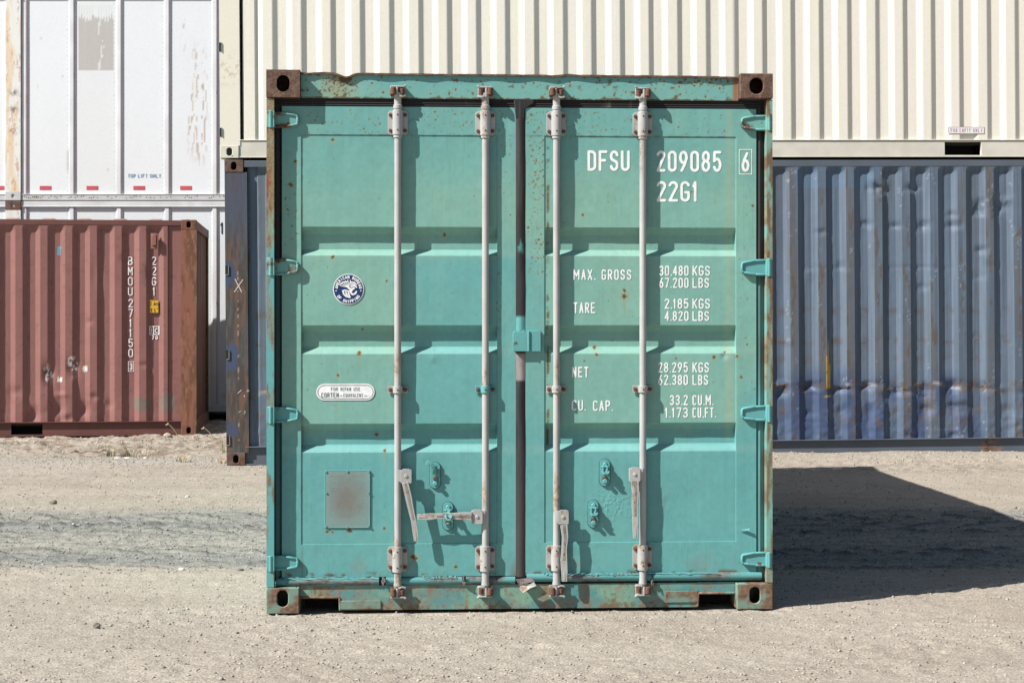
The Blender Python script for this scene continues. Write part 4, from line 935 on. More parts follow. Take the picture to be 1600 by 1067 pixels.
cream = iso_side(CF, 'shipping_container', 'pale cream corrugated container stacked on top of the blue grey container', BL_, 2.896, CREAM, None, 'cream_rail', 'cream_slat', cream_y, cream_col, .215, BL_-.172, .174, 2.82, bpitch, cph, .0165, [(4.55, 4.91), (CF.x(1478, .012), CF.x(1535, .012))], prof='c')
def cpost_col(X, Z):
    c = np.zeros(X.shape+(3,))+CREAM*np.array((.96, .95, .93)); n = fbm(X*30, Z*30, 4); z0 = CF.z(110, 0, 365)
    d = sst(.58, .66, n)*np.exp(-((Z-z0)/.12)**2); return mixc(c, np.array((.42, .33, .25)), d*.5), d*.3
end_post(cream, CF, .001, .190, 2.896, cpost_col)
for v in (74, 207):
    z = CF.z(v, 0, 352); b = MB(); b.box(.0005, .018, .0005, .0035, z-.042, z+.042); b.mi = 1; b.box(.018, .021, -.005, .0037, z-.044, z+.044); b.build('lashing_slot', ['dark', 'bar_warm'], cream)
def cream_ink(x, z): return cream_y(np.asarray(x), np.asarray(z))-.004
xa, z1 = CF.px(1481, 198.5, .01); xb, z0 = CF.px(1538, 209.5, .01)
sy = lambda x, z: np.full(np.shape(x), .004)
b = MB(); b.box(xa, xb, .0055, .0075, z0, z1); st_ = b.build('notice_sticker', 'white', cream)
ink('sticker_print', frame_segs(xa+.004, xb-.004, z0+.003, z1-.003, .004)+T('FOR', 1485, 1495.5, 201.2, 207, .0045, .28, CF, .01)+T('EMPTY', 1499, 1516, 201.2, 207, .0045, .28, CF, .01)+T('ONLY', 1520, 1534.5, 201.2, 207, .0045, .28, CF, .01), .002, .0045, 'pink_ink', st_)
end_wall(cream, BL_, 2.896, CREAM, False).build('end_frame', 'cream', cream); end_wall(cream, BL_, 2.896, CREAM, True).build('end_frame', 'cream', cream)
slab('corner_post', BL_-.17, BL_-.001, .119, 2.777, .006, .15, .05, lambda X, Z: (np.zeros(X.shape+(3,))+CREAM, np.zeros(X.shape)), 'paint_matt', cream)

# ---------------- red container at the left
RL_, RH_ = 6.058, 2.591
RFY = 7.0
rx, ry = -3.800-RL_*math.cos(R(RFY)), 19.72-RL_*math.sin(R(RFY))
RF = Frame(rx, ry, -.020, RFY)
M['red_rail'] = worn('oxide_red_rail', (.14, .058, .050), rust=.15, scale=8, rough=.6, stretch=(.4, 1, 1)); M['red_cast'] = worn('oxide_red_casting', (.19, .085, .055), rust=.4, scale=12, rough=.75); M['red_top'] = worn('oxide_red_top_rail', (.27, .125, .10), rust=.2, scale=9, rough=.6)
rpitch = .2885; rph = RF.x(152, .02)+.0; rph = RF.x(240-8.3, .0)-.071-.037; rph -= math.floor(rph/rpitch)*rpitch
RD = []
for (u, v, du, dv, d) in [(75, 585, 8, 16, .026), (112, 575, 9, 14, .022), (50, 648, 9, 10, .03), (90, 640, 10, 10, .026), (130, 640, 9, 10, .03), (95, 617, 10, 4, -.012), (148, 620, 8, 5, .014), (195, 405, 8, 6, .010), (235, 425, 6, 14, .016), (25, 612, 10, 8, .014), (170, 632, 7, 6, .012), (105, 655, 9, 6, .02), (140, 503, 5, 4, .008), (148, 430, 8, 22, .008), (225, 570, 9, 4, .008)]:
    x, z = RF.px(u, v, .02); RD.append((x, z, du/129, dv/129, d))
def red_y(X, Z):
    t = np.clip((RH_-.072-Z)/.05, 0, 1); y = .010+corr_prof(X, rpitch, .031, .082, .062, rph)*t
    y = np.where(X > RL_-.40, np.where(X > RL_-.33, .030, y), y)
    for x, z, a, b_, d in RD: y = y+d*np.exp(-((X-x)/a)**2-((Z-z)/b_)**2)
    return y+(.004+.008*(1-sst(.2, .8, Z)))*(fbm(X*5, Z*5, 4)-.5)
def red_col(X, Z):
    ua, ub = RF.x(0, .02), RF.x(280, .02); u = (X-ua)/(ub-ua)*280; za, zb2 = RF.z(600, .02, 200), RF.z(400, .02, 200); v = 600-(Z-za)/(zb2-za)*200
    st = fbm(X*45, Z*.8, 6, 3); c = (np.zeros(X.shape+(3,))+RED)*(1+.10*(st-.5))[..., None]*(1+.16*(fbm(X*3, Z*3, 2)-.5))[..., None]
    n = fbm(X*30, Z*22, 7)
    for a, b_, w, h in ((221, 632, 17, 13), (262, 630, 14, 20)): c = mixc(c, np.array((.15, .145, .12)), .75*sst(0, .5, 1-((u-a)/w)**2-((v-b_)/h)**2+.8*(n-.5)))
    for a, b_, w, h in ((74, 588, 9, 20), (112, 572, 9, 20), (132, 577, 6, 6), (92, 592, 6, 5)):
        m = sst(0, .5, 1-((u-a)/w)**2-((v-b_)/h)**2+1.2*(n-.5)); c = mixc(c, RED*.45, m*.6); c = mixc(c, np.array((.62, .58, .58)), m*sst(.53, .57, fbm(X*34, Z*16, 9))*.95)
    bl = (np.abs(u-91-(v-392)*-.05) < 2.2) & (np.abs(v-392) < 6); c = mixc(c, np.array((.08, .32, .42)), bl*1.0)
    d = sst(.66, .74, fbm(X*22, Z*22, 3)); c = mixc(c, RUST*1.3, d*.35)
    return c, d*.4
red = iso_side(RF, 'shipping_container', 'short oxide red corrugated container standing on the dirt at the left', RL_, RH_, RED, None, 'red_rail', 'red_cast', red_y, red_col, .18, RL_-.172, .174, RH_-.068, rpitch, rph, .014, [(RF.x(17, .012), RF.x(66, .012)), (1.6, 1.96)], prof='r')
def rpost_col(X, Z):
    n = fbm(X*20, Z*4, 3); n2 = fbm(X*50, Z*9, 5); c = mixc(np.array((.24, .10, .065)), np.array((.16, .075, .045)), sst(.4, .65, n)); c = mixc(c, np.array((.36, .21, .12)), sst(.58, .70, n2)*.6*sst(.4, .6, n)); return c, sst(.45, .7, n)*.6
slab('corner_post', RL_-.182, RL_-.001, .119, RH_-.119, .002, .13, .012, rpost_col, 'paint_matt', red)
slab('corner_post', .001, .178, .119, RH_-.119, .002, .13, .03, rpost_col, 'paint_matt', red)
end_wall(red, RL_, RH_, (.20, .085, .065), True, rust=.7, pitch=.235).build('end_frame', 'red_cast', red); end_wall(red, RL_, RH_, (.2, .085, .065), False).build('end_frame', 'red_cast', red)
# side facing portion of the front right post
ri = lambda x, z: red_y(np.asarray(x), np.asarray(z))-.006
def TV(s, u, va, vb, w_px, h_px, t, gapf=None):
    t = .0105     # vertical lettering
    out = []; n = len(s)
    for i, ch in enumerate(s):
        if ch == ' ': continue
        v = va+(vb-va-h_px)*i/(n-1); ww = w_px*.62 if ch == '1' else w_px
        out += T(ch, u-ww/2, u+ww/2, v, v+h_px, t, .2, RF, .03)
    return out
ink('serial_number', TV('BMOU', 203.5, 401, 462, 7.2, 13.2, .0130), .004, ri, 'white', red)
ink('serial_number', TV('271150', 204, 467, 558, 7.2, 13.2, .0130), .004, ri, 'white', red)
xa, z1 = RF.px(200.5, 565, .03); xb, z0 = RF.px(208.8, 580, .03)
ink('check_digit', T('3', 202.3, 207, 567.3, 578, .0115, .2, RF, .03)+frame_segs(xa, xb, z0, z1, .006), .003, ri, 'white', red)
ink('size_code', TV('22G1', 240.5, 401, 462, 7.0, 13.2, .0130), .004, ri, 'white', red)
xa, z1 = RF.px(234, 468.5, .035); xb, z0 = RF.px(248, 489, .035)
yq = float(np.min(red_y(np.linspace(xa, xb, 9), np.full(9, (z0+z1)/2))))-.004
b = MB(); b.box(xa, xb, yq, yq+.0015, z0, z1)
stk = b.build('height_sticker', 'yellow', red)
ink('sticker_print', T('2,6', 235, 242.2, 471, 477.5, .0048, .2, RF, .035)+T('m', 243, 247.5, 471, 477.5, .0048, .2, RF, .035)+T("8'6\"", 235.5, 246.5, 481, 487.5, .0048, .2, RF, .035)+frame_segs(xa+.004, xb-.004, z0+.004, z1-.004, .004), .003, yq-.002, 'black_ink', stk)
xa, z1 = RF.px(234.3, 510, .035); xm, _ = RF.px(240, 515, .035); xb, z0 = RF.px(248.4, 522.5, .035)
ink('registry_mark', frame_segs(xa, xb, z0, z1, .010)+[(xm, z0, xm, z1, .005)]+T('I', 236, 238, 512.5, 520.5, .010, .2, RF, .035)+T('C', 242, 246.5, 512.5, 520.5, .010, .2, RF, .035)+T('70', 237, 246.5, 524.5, 530.5, .010, .3, RF, .035), .003, ri, 'white', red)
x0, z1 = RF.px(235.5, 364.5, .0); x1, z0 = RF.px(245.5, 389, .0); xc = (x0+x1)/2
b = MB(); b.box(x0, x1, .004, .012, z0, z1); b.mi = 0; b.box(x0+.016, x1-.008, -.035, .0035, z0+.04, z1-.02); b.build('vent_cover', 'red_top', red, bevel=.005)

# ---------------- white sheet-and-post containers, stacked at the far left
WY = 22.55
def white_box(z0, label, upper):
    s0 = FPX/WY; fr = Frame(-11.60, WY, z0, 0); o = root('shipping_container', fr, label, 'shipping container')
    Lw = 16.15; Hw = 2.896; wx = lambda u: fr.x(u, 0)
    posts_u = [37.5, 111.5, 185.5, 260.5, 335]
    pitch = wx(185.5)-wx(111.5)
    pxs = sorted([wx(u) for u in posts_u]+[wx(37.5)-pitch*k for k in range(2, 8)]+[wx(335)+pitch*k for k in range(1, 16)])
    pxs = [p for p in pxs if .3 < p < Lw-.3]
    zr0, zr1 = .0, .088; ztr = Hw-.085
    xs = lin(.25, 9.2, .018, [p+d for p in pxs for d in (-.0421, -.0419, .0419, .0421)]); zs = lin(zr1, ztr, .018)
    def wy(X, Z):
        return .030+.0015*(fbm(X*3, Z*2, 3)-.5)+.0012*np.exp(-((np.mod(X*9, 1)-.5)*4)**2)*0
    def wc(X, Z):
        c = np.zeros(X.shape+(3,))+WHITE; c = c*(1+.04*(fbm(X*2, Z*1, 5)-.5))[..., None]
        u = 800+(X+fr.loc[0])*s0; v = HZ-(Z+z0-CAMH)*s0
        c = mixc(c, WHITE*np.array((.96, .96, .94)), ((u > 121) & (u < 190))*.8)
        ru = np.zeros(X.shape)
        if upper:
            g = (u > 122) & (u < 177.5) & (v < 110.5) & (v > 7); up = sst(26, 30, v+9*(fbm(X*18, Z*1.5, 2)-.5)*2+3*np.sin(u*1.6))
            wl = (np.abs(u-157-3*np.sin(v*.1)) < 2.5) & (fbm(X*60, Z*8, 3) > .50)
            c = mixc(c, np.array((.40, .385, .37))*1, g*(up*.9+.22*(1-up)*(np.sin(u*1.6) > .2))*(1-wl*.7)*(.94+.12*fbm(X*60, Z*1, 2)))
            n = fbm(X*26, Z*5, 4)
            for a, w, va, vb in ((311, 9, 70, 260), (297, 5, 130, 240), (287, 2.0, 25, 85), (318, 4, 100, 240)):
                m = np.exp(-((u-a)/w)**2)*sst(va-15, va+25, v)*(1-sst(vb-30, vb+12, v))*sst(.58, .64, fbm(X*60, Z*7, 4)); c = mixc(c, np.array((.40, .30, .21)), m*.8); ru = np.maximum(ru, m*.3)
            m = np.exp(-((u-108)/3.5)**2)*sst(228, 242, v)*(1-sst(262, 276, v)); c = mixc(c, np.array((.28, .24, .19)), m*.9)
            for a, b_, cc in ((63, 60, .6), (97, 119, .7), (58, 135, .4), (302, 78, .6), (168, 265, .6)): c = mixc(c, np.array((.3, .3, .3)), cc*np.exp(-((u-a)/1.4)**2-((v-b_)/2.2)**2))
        else:
            c = mixc(c, np.array((.42, .40, .38)), sst(.62, .75, fbm(X*9, Z*9, 3))*(1-sst(.15, .6, Z))*.5)
        # rivet rows
        if True:
            for p in pxs:
                m = ((np.abs(X-p+.058) < .009) | (np.abs(X-p-.062) < .009)) & (np.mod(Z, .06) < .024); c = mixc(c, WHITE*.62, m*.45)
        return c, ru
    X, Z = np.meshgrid(xs, zs); c, ru = wc(X, Z); grid_obj('side_panel', X, wy(X, Z), Z, c, 'paint_matt', o, ru)
    M.setdefault('white_post', worn('white_post_paint', (.67, .705, .73), rustcol=(.42, .27, .17), rust=.12, scale=5, rough=.45, stretch=(2, 2, .35), bump=.1))
    M.setdefault('white_rail', worn('white_rail_paint', (.52, .53, .54), rustcol=(.3, .24, .2), rust=.22, scale=9, rough=.5, stretch=(.5, 1, 1)))
    M.setdefault('white_rail2', worn('white_rail_lilac', (.60, .62, .65), rustcol=(.4, .35, .3), rust=.1, scale=9, rough=.5, stretch=(.5, 1, 1)))
    M.setdefault('pinkish', worn('faded_pink_edge', (.56, .45, .43), rustcol=(.3, .2, .15), rust=.25, scale=9))
    for p in pxs:
        if wx(5) < p < wx(36): continue
        if p > 9.2: continue
        b = MB(); b.box(p-.026, p+.024, .008, .0275, zr1+.002, ztr-.002); b.mi = 1; b.box(p+.0245, p+.034, .010, .0275, zr1+.002, ztr-.002); b.mi = 0; b.box(p+.0345, p+.052, .022, .0275, zr1+.002, ztr-.002); b.box(p-.045, p-.0265, .022, .0275, zr1+.002, ztr-.002)
        b.build('wall_post', ['white_post', 'pinkish'], o, bevel=.003)
    # rails
    b = MB(); b.box(.19, Lw-.19, -.004, .10, .0, zr1); b.box(.19, Lw-.19, -.010, -.0045, zr1-.012, zr1-.001)
    b.build('bottom_rail', 'white_rail' if upper else 'white_rail2', o, bevel=.003)
    b = MB(); b.box(.19, Lw-.19, .002, .08, ztr, Hw-.001); b.box(.19, Lw-.19, -.004, .0015, ztr+.002, ztr+.016); b.build('top_rail', 'white_rail2', o, bevel=.003)
    if upper:
        b = MB(); q = random.Random(6)
        for i in range(120):
            x = wx(35)+.028*i*(1 if i < 10 else 1.0); 
            if i > 8 and q.random() < .55: continue
            zz_ = .045+q.uniform(-.016, .016); b.cyl((x, -.0042, zz_), (x, -.006, zz_), .007, 8)
        b.build('drain_hole', 'dark', o)
        b = MB()
        for k in range(6):
            x0_ = wx(61+73.3*k); b.box(x0_, x0_+.158, .0255, .0285, .155, .205)
        tp = None
        for k in range(-1, 5):
            b = MB(); x0_ = wx(61+73.3*k); 
            if k == 4: x0_ = wx(352)
            b.box(x0_, x0_+.158, .0255, .0285, z_(293.5, z0, s0)-.026, z_(293.5, z0, s0)+.026); b.build('reflective_tape', 'redtape', o)
        ink('lettering', T('TOP', 199.5, 212, 272, 278, .0085, .16, fr, .03)+T('LIFT', 215.5, 230.5, 272, 278, .0085, .22, fr, .03)+T('ONLY', 234, 251.5, 272, 278, .0085, .16, fr, .03), .004, .0265, 'blue_ink', o)
    else:
        ink('fleet_number', T('1', 344, 350, 347.5, 366, .020, .2, fr, .03)+T('4', 352.5, 361, 347.5, 366, .020, .2, fr, .03), .005, .0265, 'black_ink', o)
    # lifting post at the 40 ft position with castings
    xp0, xp1 = wx(9), wx(32.5)
    def pc(X, Z):
        n = fbm(X*14, Z*2.5, 3); c = mixc(WHITE*np.array((1, .97, .90)), np.array((.62, .46, .26)), sst(.42, .7, n)*.75); 
        t = (X-xp0)/(xp1-xp0); 
        for zz_ in (145, 172, 205): 
            zl = z_(zz_, z0, s0)
            if upper: c = mixc(c, np.array((.13, .09, .06)), .9*np.exp(-((t-.55)/.28)**2-((Z-zl)/.045)**2)*(fbm(X*30, Z*30, 2) > .42))
        c = mixc(c, np.array((.4, .22, .12)), sst(.62, .7, fbm(X*40, Z*9, 8))*.6); return c, np.zeros(X.shape)
    slab('lifting_post', xp0, xp1, .119, Hw-.119, -.012, .0275, .012, pc, 'paint_matt', o)
    casting('corner_casting', xp0-.003, -.018, 0, xp1-xp0+.006, .162, .118, 'white_rail' if upper else 'blue_rail', o, hole=(.045, .055)); casting('corner_casting', xp0-.003, -.018, Hw-.118, xp1-xp0+.006, .162, .118, 'white_rail' if upper else 'blue_cast', o, hole=(.045, .07))
    # closed body
    b = MB(); b.box(.0, .185, .0, 2.59, .0, Hw-.002); b.box(Lw-.185, Lw, .0, 2.59, .0, Hw-.002); b.box(.19, Lw-.19, 2.55, 2.59, .0, Hw-.002); b.box(.19, Lw-.19, .105, 2.545, Hw-.03, Hw-.003); b.box(.19, Lw-.19, .105, 2.545, .05, .09); b.build('body_shell', 'white_post', o)
    Xq, Zq = np.meshgrid(lin(9.2, Lw-.2, .4), lin(zr1, ztr, .4)); grid_obj('side_panel', Xq, 0*Xq+.03, Zq, np.zeros(Xq.shape+(3,))+WHITE, 'paint_matt', o)
    return o
def z_(v, z0, s0): return CAMH+(HZ-v)/s0-z0
white_box(3.003, 'white sheet-sided container with red tape marks, upper of the two white ones', True)
white_box(.100, 'lower white container mostly hidden behind the red one', False)

# ================================================================== GROUND
def g_world(u, v): y = CAMH*FPX/(v-HZ); return (u-CX)/FPX*y, y
def tread(X, Y, y0, w, per, amp, skew, seed):
    # lugs pressed by wheels: short slanting ridges standing up between smooth hollows
    t = (Y-y0)/w; e = np.exp(-t**4); ph = X/per+skew*t+.22*(fbm(X*1.2, Y*2, seed)-.5); f = ph-np.floor(ph)-.5
    k = np.exp(-(f/(.07+.05*vn(X*5, Y*9, seed+2)))**2)*sst(.26, .42, fbm(X*3, Y*5, seed+1))*(.45+.55*sst(.35, .55, fbm(X*22, Y*22, seed+3, 3))); return amp*e*(k-.2)
TR = [(11.62, .16, .38, .027, .55, 3), (11.28, .14, .38, .027, -.5, 5), (10.95, .12, .36, .026, .5, 2), (9.98, .15, .42, .026, .6, 7), (9.62, .12, .40, .022, -.5, 4), (9.25, .12, .38, .024, .5, 9)]
def ground_h(X, Y):
    h = .014*(fbm(X*.6, Y*.9, 1)-.5)*2+.010*(fbm(X*3, Y*4, 2)-.5)
    near = np.exp(-((Y-9.5)/4)**4)
    rough = .6+.9*sst(.4, .7, fbm(X*1.3, Y*2.2, 6))
    h = h+.0095*rough*(fbm(X*13, Y*13, 3, 4)-.5)*2
    h = h+.009*(fbm(X*.35, Y*7, 10, 3)-.5)*(1-.5*sst(12, 14, Y))
    band = sst(9.1, 9.5, Y)*(1-sst(11.6, 12.0, Y)); h = h-.022*band+.010*band*(fbm(X*24, Y*24, 5)-.5)*2
    # ruts and tyre lugs running along the road
    h = h+sum(tread(X, Y, *a) for a in TR)
    h = h-.012*np.exp(-((Y-10.3)/.16)**2)+.012*np.exp(-((Y-12.05)/.12)**2)*(.6+.8*fbm(X*3, Y*3, 8))
    # oblique fine tyre prints on the left
    d = (X+3.0)-(Y-13.2)*-.55; m = np.exp(-((d)/.28)**4)*np.exp(-((Y-13.2)/.75)**4); h = h-.0045*m*(.5+.5*np.sin(2*math.pi*(d/.085)))
    for a, b_ in ((6.75, .05), (6.35, .04), (8.15, .04), (7.62, .035), (12.9, .10), (14.2, .10)): h = h-.004*np.exp(-((Y-a-.05*np.sin(X))/b_)**4)*sst(.5, 1, -X/3)*(.5+.5*np.sin(X*95))
    # rough spoil heap in front of the red container, gap below it
    k = sst(15.8, 17.4, Y)*(1-sst(-2.9, -2.4, X)); h = h+k*(-.045+.045*fbm(X*1.6, Y*2, 9)+.07*np.abs(fbm(X*5, Y*6, 4)-.5)-.045+.060*fbm(X*12, Y*14, 6)*sst(17.0, 18.4, Y))
    h = h-.055*sst(-5.2, -6.4, X)*sst(17.2, 18.4, Y)*0
    h = h-.10*sst(18.9, 19.6, Y-.123*(X+3.8)+.0)*(1-sst(-2.9, -2.4, X))*0
    # the yard climbs a little towards the blue container on the right
    k = sst(14.9, 15.7, Y)*sst(-2.4, -.3, X); h = h+k*.052+k*.034*sst(15.0, 15.6, Y)*(.7+.6*fbm(X*1.1, Y*0, 3))
    k2 = sst(-1.6, -.6, X)
    # keep clear of the feet of the green container
    gxl = X-GF.loc[0]; gyl = Y-GF.loc[1]-.0524*gxl; ins = sst(-.06, .05, gxl)*(1-sst(2.40, 2.5, gxl))*sst(-.05, .03, gyl)*(1-sst(6.0, 6.2, gyl))
    h = h*(1-ins)-.012*ins
    lip = np.exp(-((gyl+.06)/.05)**2)*sst(-.1, 0, gxl)*(1-sst(2.45, 2.55, gxl)); h = h*(1-.7*lip)+lip*(-.006+.038*(fbm(X*22, Y*22, 2, 3)-.42))
    # under and beside the blue container's left foot
    ft = np.exp(-((X+2.6)/.25)**2-((Y-15.5)/.25)**2); h = h*(1-ft)-.004*ft
    return h
def steps(a, b, f):
    o = [a]
    while o[-1] < b: o.append(o[-1]+f(o[-1]))
    return o
ys = [-60, -30, -15, -6, -2, 0, 1.5, 3, 4]+steps(4.6, 23.0, lambda y: .010+.0011*(max(y-5, 0))**1.15)+[24, 26, 30, 38, 55, 90, 160, 300, 600, 1200]
xsL = [-1200, -500, -200, -80, -40, -22, -14, -11, -9, -8]+list(np.arange(-7.2, 6.4, .0165))+[7.2, 8, 9, 11, 14, 22, 40, 80, 200, 500, 1200]
X, Y = np.meshgrid(np.array(xsL, float), np.array(ys, float)); fade = (1-sst(23, 30, Y))*sst(3, 5, Y)*(1-sst(7.5, 10, np.abs(X)))
Z = ground_h(X, Y)*fade-.02*(1-fade)
SAND = np.array((.300, .268, .226)); SANDL = np.array((.328, .297, .253)); GREY = np.array((.232, .228, .212)); BROWN = np.array((.21, .165, .125))
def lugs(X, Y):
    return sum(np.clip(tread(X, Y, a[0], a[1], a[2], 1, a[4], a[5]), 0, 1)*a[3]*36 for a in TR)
def ground_c(X, Y):
    n = fbm(X*1.2, Y*2.2, 3); n2 = fbm(X*14, Y*20, 5); n3 = fbm(X*.7, Y*5, 7)
    c = mixc(SAND, SANDL, sst(.35, .65, n)); c = c*(1+.16*(n2-.5))[..., None]
    c = c*(1+.16*(fbm(X*.4, Y*8, 14, 4)-.5))[..., None]
    yy = Y+.35*(fbm(X*.9, Y*.6, 4)-.5)+.12*(n2-.5)
    g = sst(9.1, 9.7, yy)*(1-sst(11.75, 12.1, yy)); c = mixc(c, GREY*np.array((.98, 1.0, .98)), g*(.86+.2*(n3-.5)))
    c = mixc(c, np.array((.30, .285, .25)), np.exp(-((yy-10.45)/.28)**2)*.55); c = mixc(c, np.array((.195, .20, .198)), np.exp(-((yy-9.75)/.22)**2)*.55+np.exp(-((yy-11.4)/.22)**2)*.5)
    c = mixc(c, np.array((.070, .074, .074)), np.clip(lugs(X, Y)*1.3, 0, .85))  # tread ridges painted dark: their shadows and turned-up gravel put into the colour
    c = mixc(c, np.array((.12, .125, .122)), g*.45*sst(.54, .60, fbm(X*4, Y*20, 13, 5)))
    c = mixc(c, np.array((.30, .27, .225)), .6*np.exp(-((yy-12.45)/.22)**2)); c = mixc(c, np.array((.31, .30, .27)), .6*sst(15.3, 15.8, yy)*(1-sst(16.3, 16.9, yy)))
    k = sst(17.4, 18.4, yy)*(1-sst(-3.1, -2.7, X)); c = mixc(c, mixc(SANDL, BROWN, sst(.45, .62, fbm(X*9, Y*7, 8))), k*.8)
    k = np.exp(-((X+4.05)/.75)**2-((Y-17.6)/.7)**2); c = mixc(c, BROWN*.8, k*1.0*sst(.46, .56, fbm(X*11, Y*9, 9)))
    k = sst(13.4, 14.6, Y)*sst(-1, 1, X); c = mixc(c, np.array((.33, .29, .24)), k*.5)
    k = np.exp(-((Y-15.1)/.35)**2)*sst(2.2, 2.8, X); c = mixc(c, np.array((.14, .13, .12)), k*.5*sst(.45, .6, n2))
    c = mixc(c, np.array((.33, .30, .26)), sst(.5, .75, fbm(X*.9, Y*.9, 12))*.35*(Y < 9))
    return c
M['soil'] = None
m, nt, bs = newmat('gravelly_sand'); M['soil'] = m
at = nt.nodes.new('ShaderNodeAttribute'); at.attribute_name = 'col'
n1 = noise(nt, 95, 5); n2 = noise(nt, 260, 4); n4 = noise(nt, 22, 6)
c1 = mixn(nt, ramp(nt, n1, .30, .70), (.72, .71, .70), (1.20, 1.20, 1.20)); c2 = mixn(nt, ramp(nt, n2, .28, .72), (.80, .795, .79), (1.17, 1.165, 1.16)); c4 = mixn(nt, ramp(nt, n4, .35, .65), (.93, .93, .93), (1.05, 1.05, 1.05))
c = mixn(nt, 1.0, at.outputs['Color'], c1, 'MULTIPLY'); c = mixn(nt, 1.0, c, c2, 'MULTIPLY'); c = mixn(nt, 1.0, c, c4, 'MULTIPLY'); nt.links.new(c, bs.inputs['Base Color'])
bs.inputs['Roughness'].default_value = .95; bs.inputs['Specular IOR Level'].default_value = .15
vo = nt.nodes.new('ShaderNodeTexVoronoi'); vo.inputs['Scale'].default_value = 70; tc = nt.nodes.new('ShaderNodeTexCoord'); nt.links.new(tc.outputs['Object'], vo.inputs['Vector'])
ad = nt.nodes.new('ShaderNodeMath'); ad.operation = 'SUBTRACT'; nt.links.new(n1, ad.inputs[0]); ml = nt.nodes.new('ShaderNodeMath'); ml.operation = 'MULTIPLY'; ml.inputs[1].default_value = .5; nt.links.new(vo.outputs['Distance'], ml.inputs[0]); nt.links.new(ml.outputs[0], ad.inputs[1])
vc = nt.nodes.new('ShaderNodeTexVoronoi'); vc.inputs['Scale'].default_value = 105; nt.links.new(tc.outputs['Object'], vc.inputs['Vector'])
sp = nt.nodes.new('ShaderNodeSeparateColor'); nt.links.new(vc.outputs['Color'], sp.inputs[0])
c = mixn(nt, 1.0, c, mixn(nt, ramp(nt, sp.outputs[0], 0, 1), (.84, .84, .85), (1.14, 1.135, 1.13)), 'MULTIPLY'); nt.links.new(c, bs.inputs['Base Color'])
bumpn(nt, bs, ad.outputs[0], .55, .009)
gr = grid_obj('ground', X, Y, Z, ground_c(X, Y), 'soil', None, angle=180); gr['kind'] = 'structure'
# loose grit and pebbles, far too many to count
ICO = None
def ico():
    t = (1+5**.5)/2; v = np.array([(-1, t, 0), (1, t, 0), (-1, -t, 0), (1, -t, 0), (0, -1, t), (0, 1, t), (0, -1, -t), (0, 1, -t), (t, 0, -1), (t, 0, 1), (-t, 0, -1), (-t, 0, 1)])/math.hypot(1, t)
    f = np.array([(0, 11, 5), (0, 5, 1), (0, 1, 7), (0, 7, 10), (0, 10, 11), (1, 5, 9), (5, 11, 4), (11, 10, 2), (10, 7, 6), (7, 1, 8), (3, 9, 4), (3, 4, 2), (3, 2, 6), (3, 6, 8), (3, 8, 9), (4, 9, 5), (2, 4, 11), (6, 2, 10), (8, 6, 7), (9, 8, 1)]); return v, f
iv, if_ = ico()
def scatter(P, rad, cols, name, kind='stuff'):
    n = len(P); q = np.random.RandomState(n); d = 1+.28*(q.rand(n, 12, 1)-.5)*2; sc = rad[:, None, None]*np.stack([q.uniform(.75, 1.25, n), q.uniform(.75, 1.25, n), q.uniform(.45, .85, n)], -1)[:, None, :]
    a = q.rand(n)*6.28; ca, sa = np.cos(a), np.sin(a); v = iv[None]*d*sc
    v = np.stack([v[..., 0]*ca[:, None]-v[..., 1]*sa[:, None], v[..., 0]*sa[:, None]+v[..., 1]*ca[:, None], v[..., 2]], -1)+P[:, None, :]
    f = (if_[None]+np.arange(n)[:, None, None]*12).reshape(-1, 3)
    me = bpy.data.meshes.new(name); me.vertices.add(n*12); me.vertices.foreach_set('co', v.astype(np.float32).ravel())
    me.loops.add(f.size); me.loops.foreach_set('vertex_index', f.ravel().astype(np.int32)); me.polygons.add(len(f)); me.polygons.foreach_set('loop_start', np.arange(0, f.size, 3, dtype=np.int32)); me.update(calc_edges=True)
    at = me.attributes.new('col', 'FLOAT_COLOR', 'POINT'); c4 = np.ones((n, 12, 4), np.float32); c4[..., :3] = cols[:, None, :]; at.data.foreach_set('color', c4.ravel())
    me.materials.append(M['pebble']); o = bpy.data.objects.new(name, me); link(o)
    if kind: o['kind'] = kind
    return o
m, nt, bs = newmat('pebble'); M['pebble'] = m; at = nt.nodes.new('ShaderNodeAttribute'); at.attribute_name = 'col'
c = mixn(nt, 1.0, at.outputs['Color'], mixn(nt, ramp(nt, noise(nt, 160, 3), .3, .7), (.75,)*3, (1.2,)*3), 'MULTIPLY'); nt.links.new(c, bs.inputs['Base Color']); bs.inputs['Roughness'].default_value = .9
q = np.random.RandomState(21); PX = []; PR = []
def inside_green(X, Y):
    gxl = X-GF.loc[0]; gyl = Y-GF.loc[1]-.0524*gxl; return (gxl > -.03) & (gxl < 2.47) & (gyl > -.012) & (gyl < 6.1)
N = 52000; yy = 5.3+(20-5.3)*q.rand(N)**1.35; hwid = .335*yy; xx = (q.rand(N)*2-1)*hwid
dens = .35+.65*sst(.45, .6, fbm(xx*1.4, yy*2.2, 6)); dens = np.where((yy > 9.0) & (yy < 12.0), 1.0, dens); dens = np.where((yy > 12.1) & (yy < 15.2), .28, dens); dens = np.where((yy > 15.2) & (yy < 16.8), .9, dens)
dens = np.where((yy > 6.2) & (yy < 7.4), dens*.55, dens); dens = np.where((yy < 6.3), np.minimum(1, dens*1.5), dens)
ok = (q.rand(N) < dens) & ~inside_green(xx, yy); xx, yy = xx[ok], yy[ok]; n = len(xx)
rad = .0022+.0065*q.rand(n)**3.2+.0004*np.maximum(yy-9, 0)
big = q.rand(n) < .006; rad[big] *= 1.9
hz_ = ground_h(xx, yy)+rad*.25
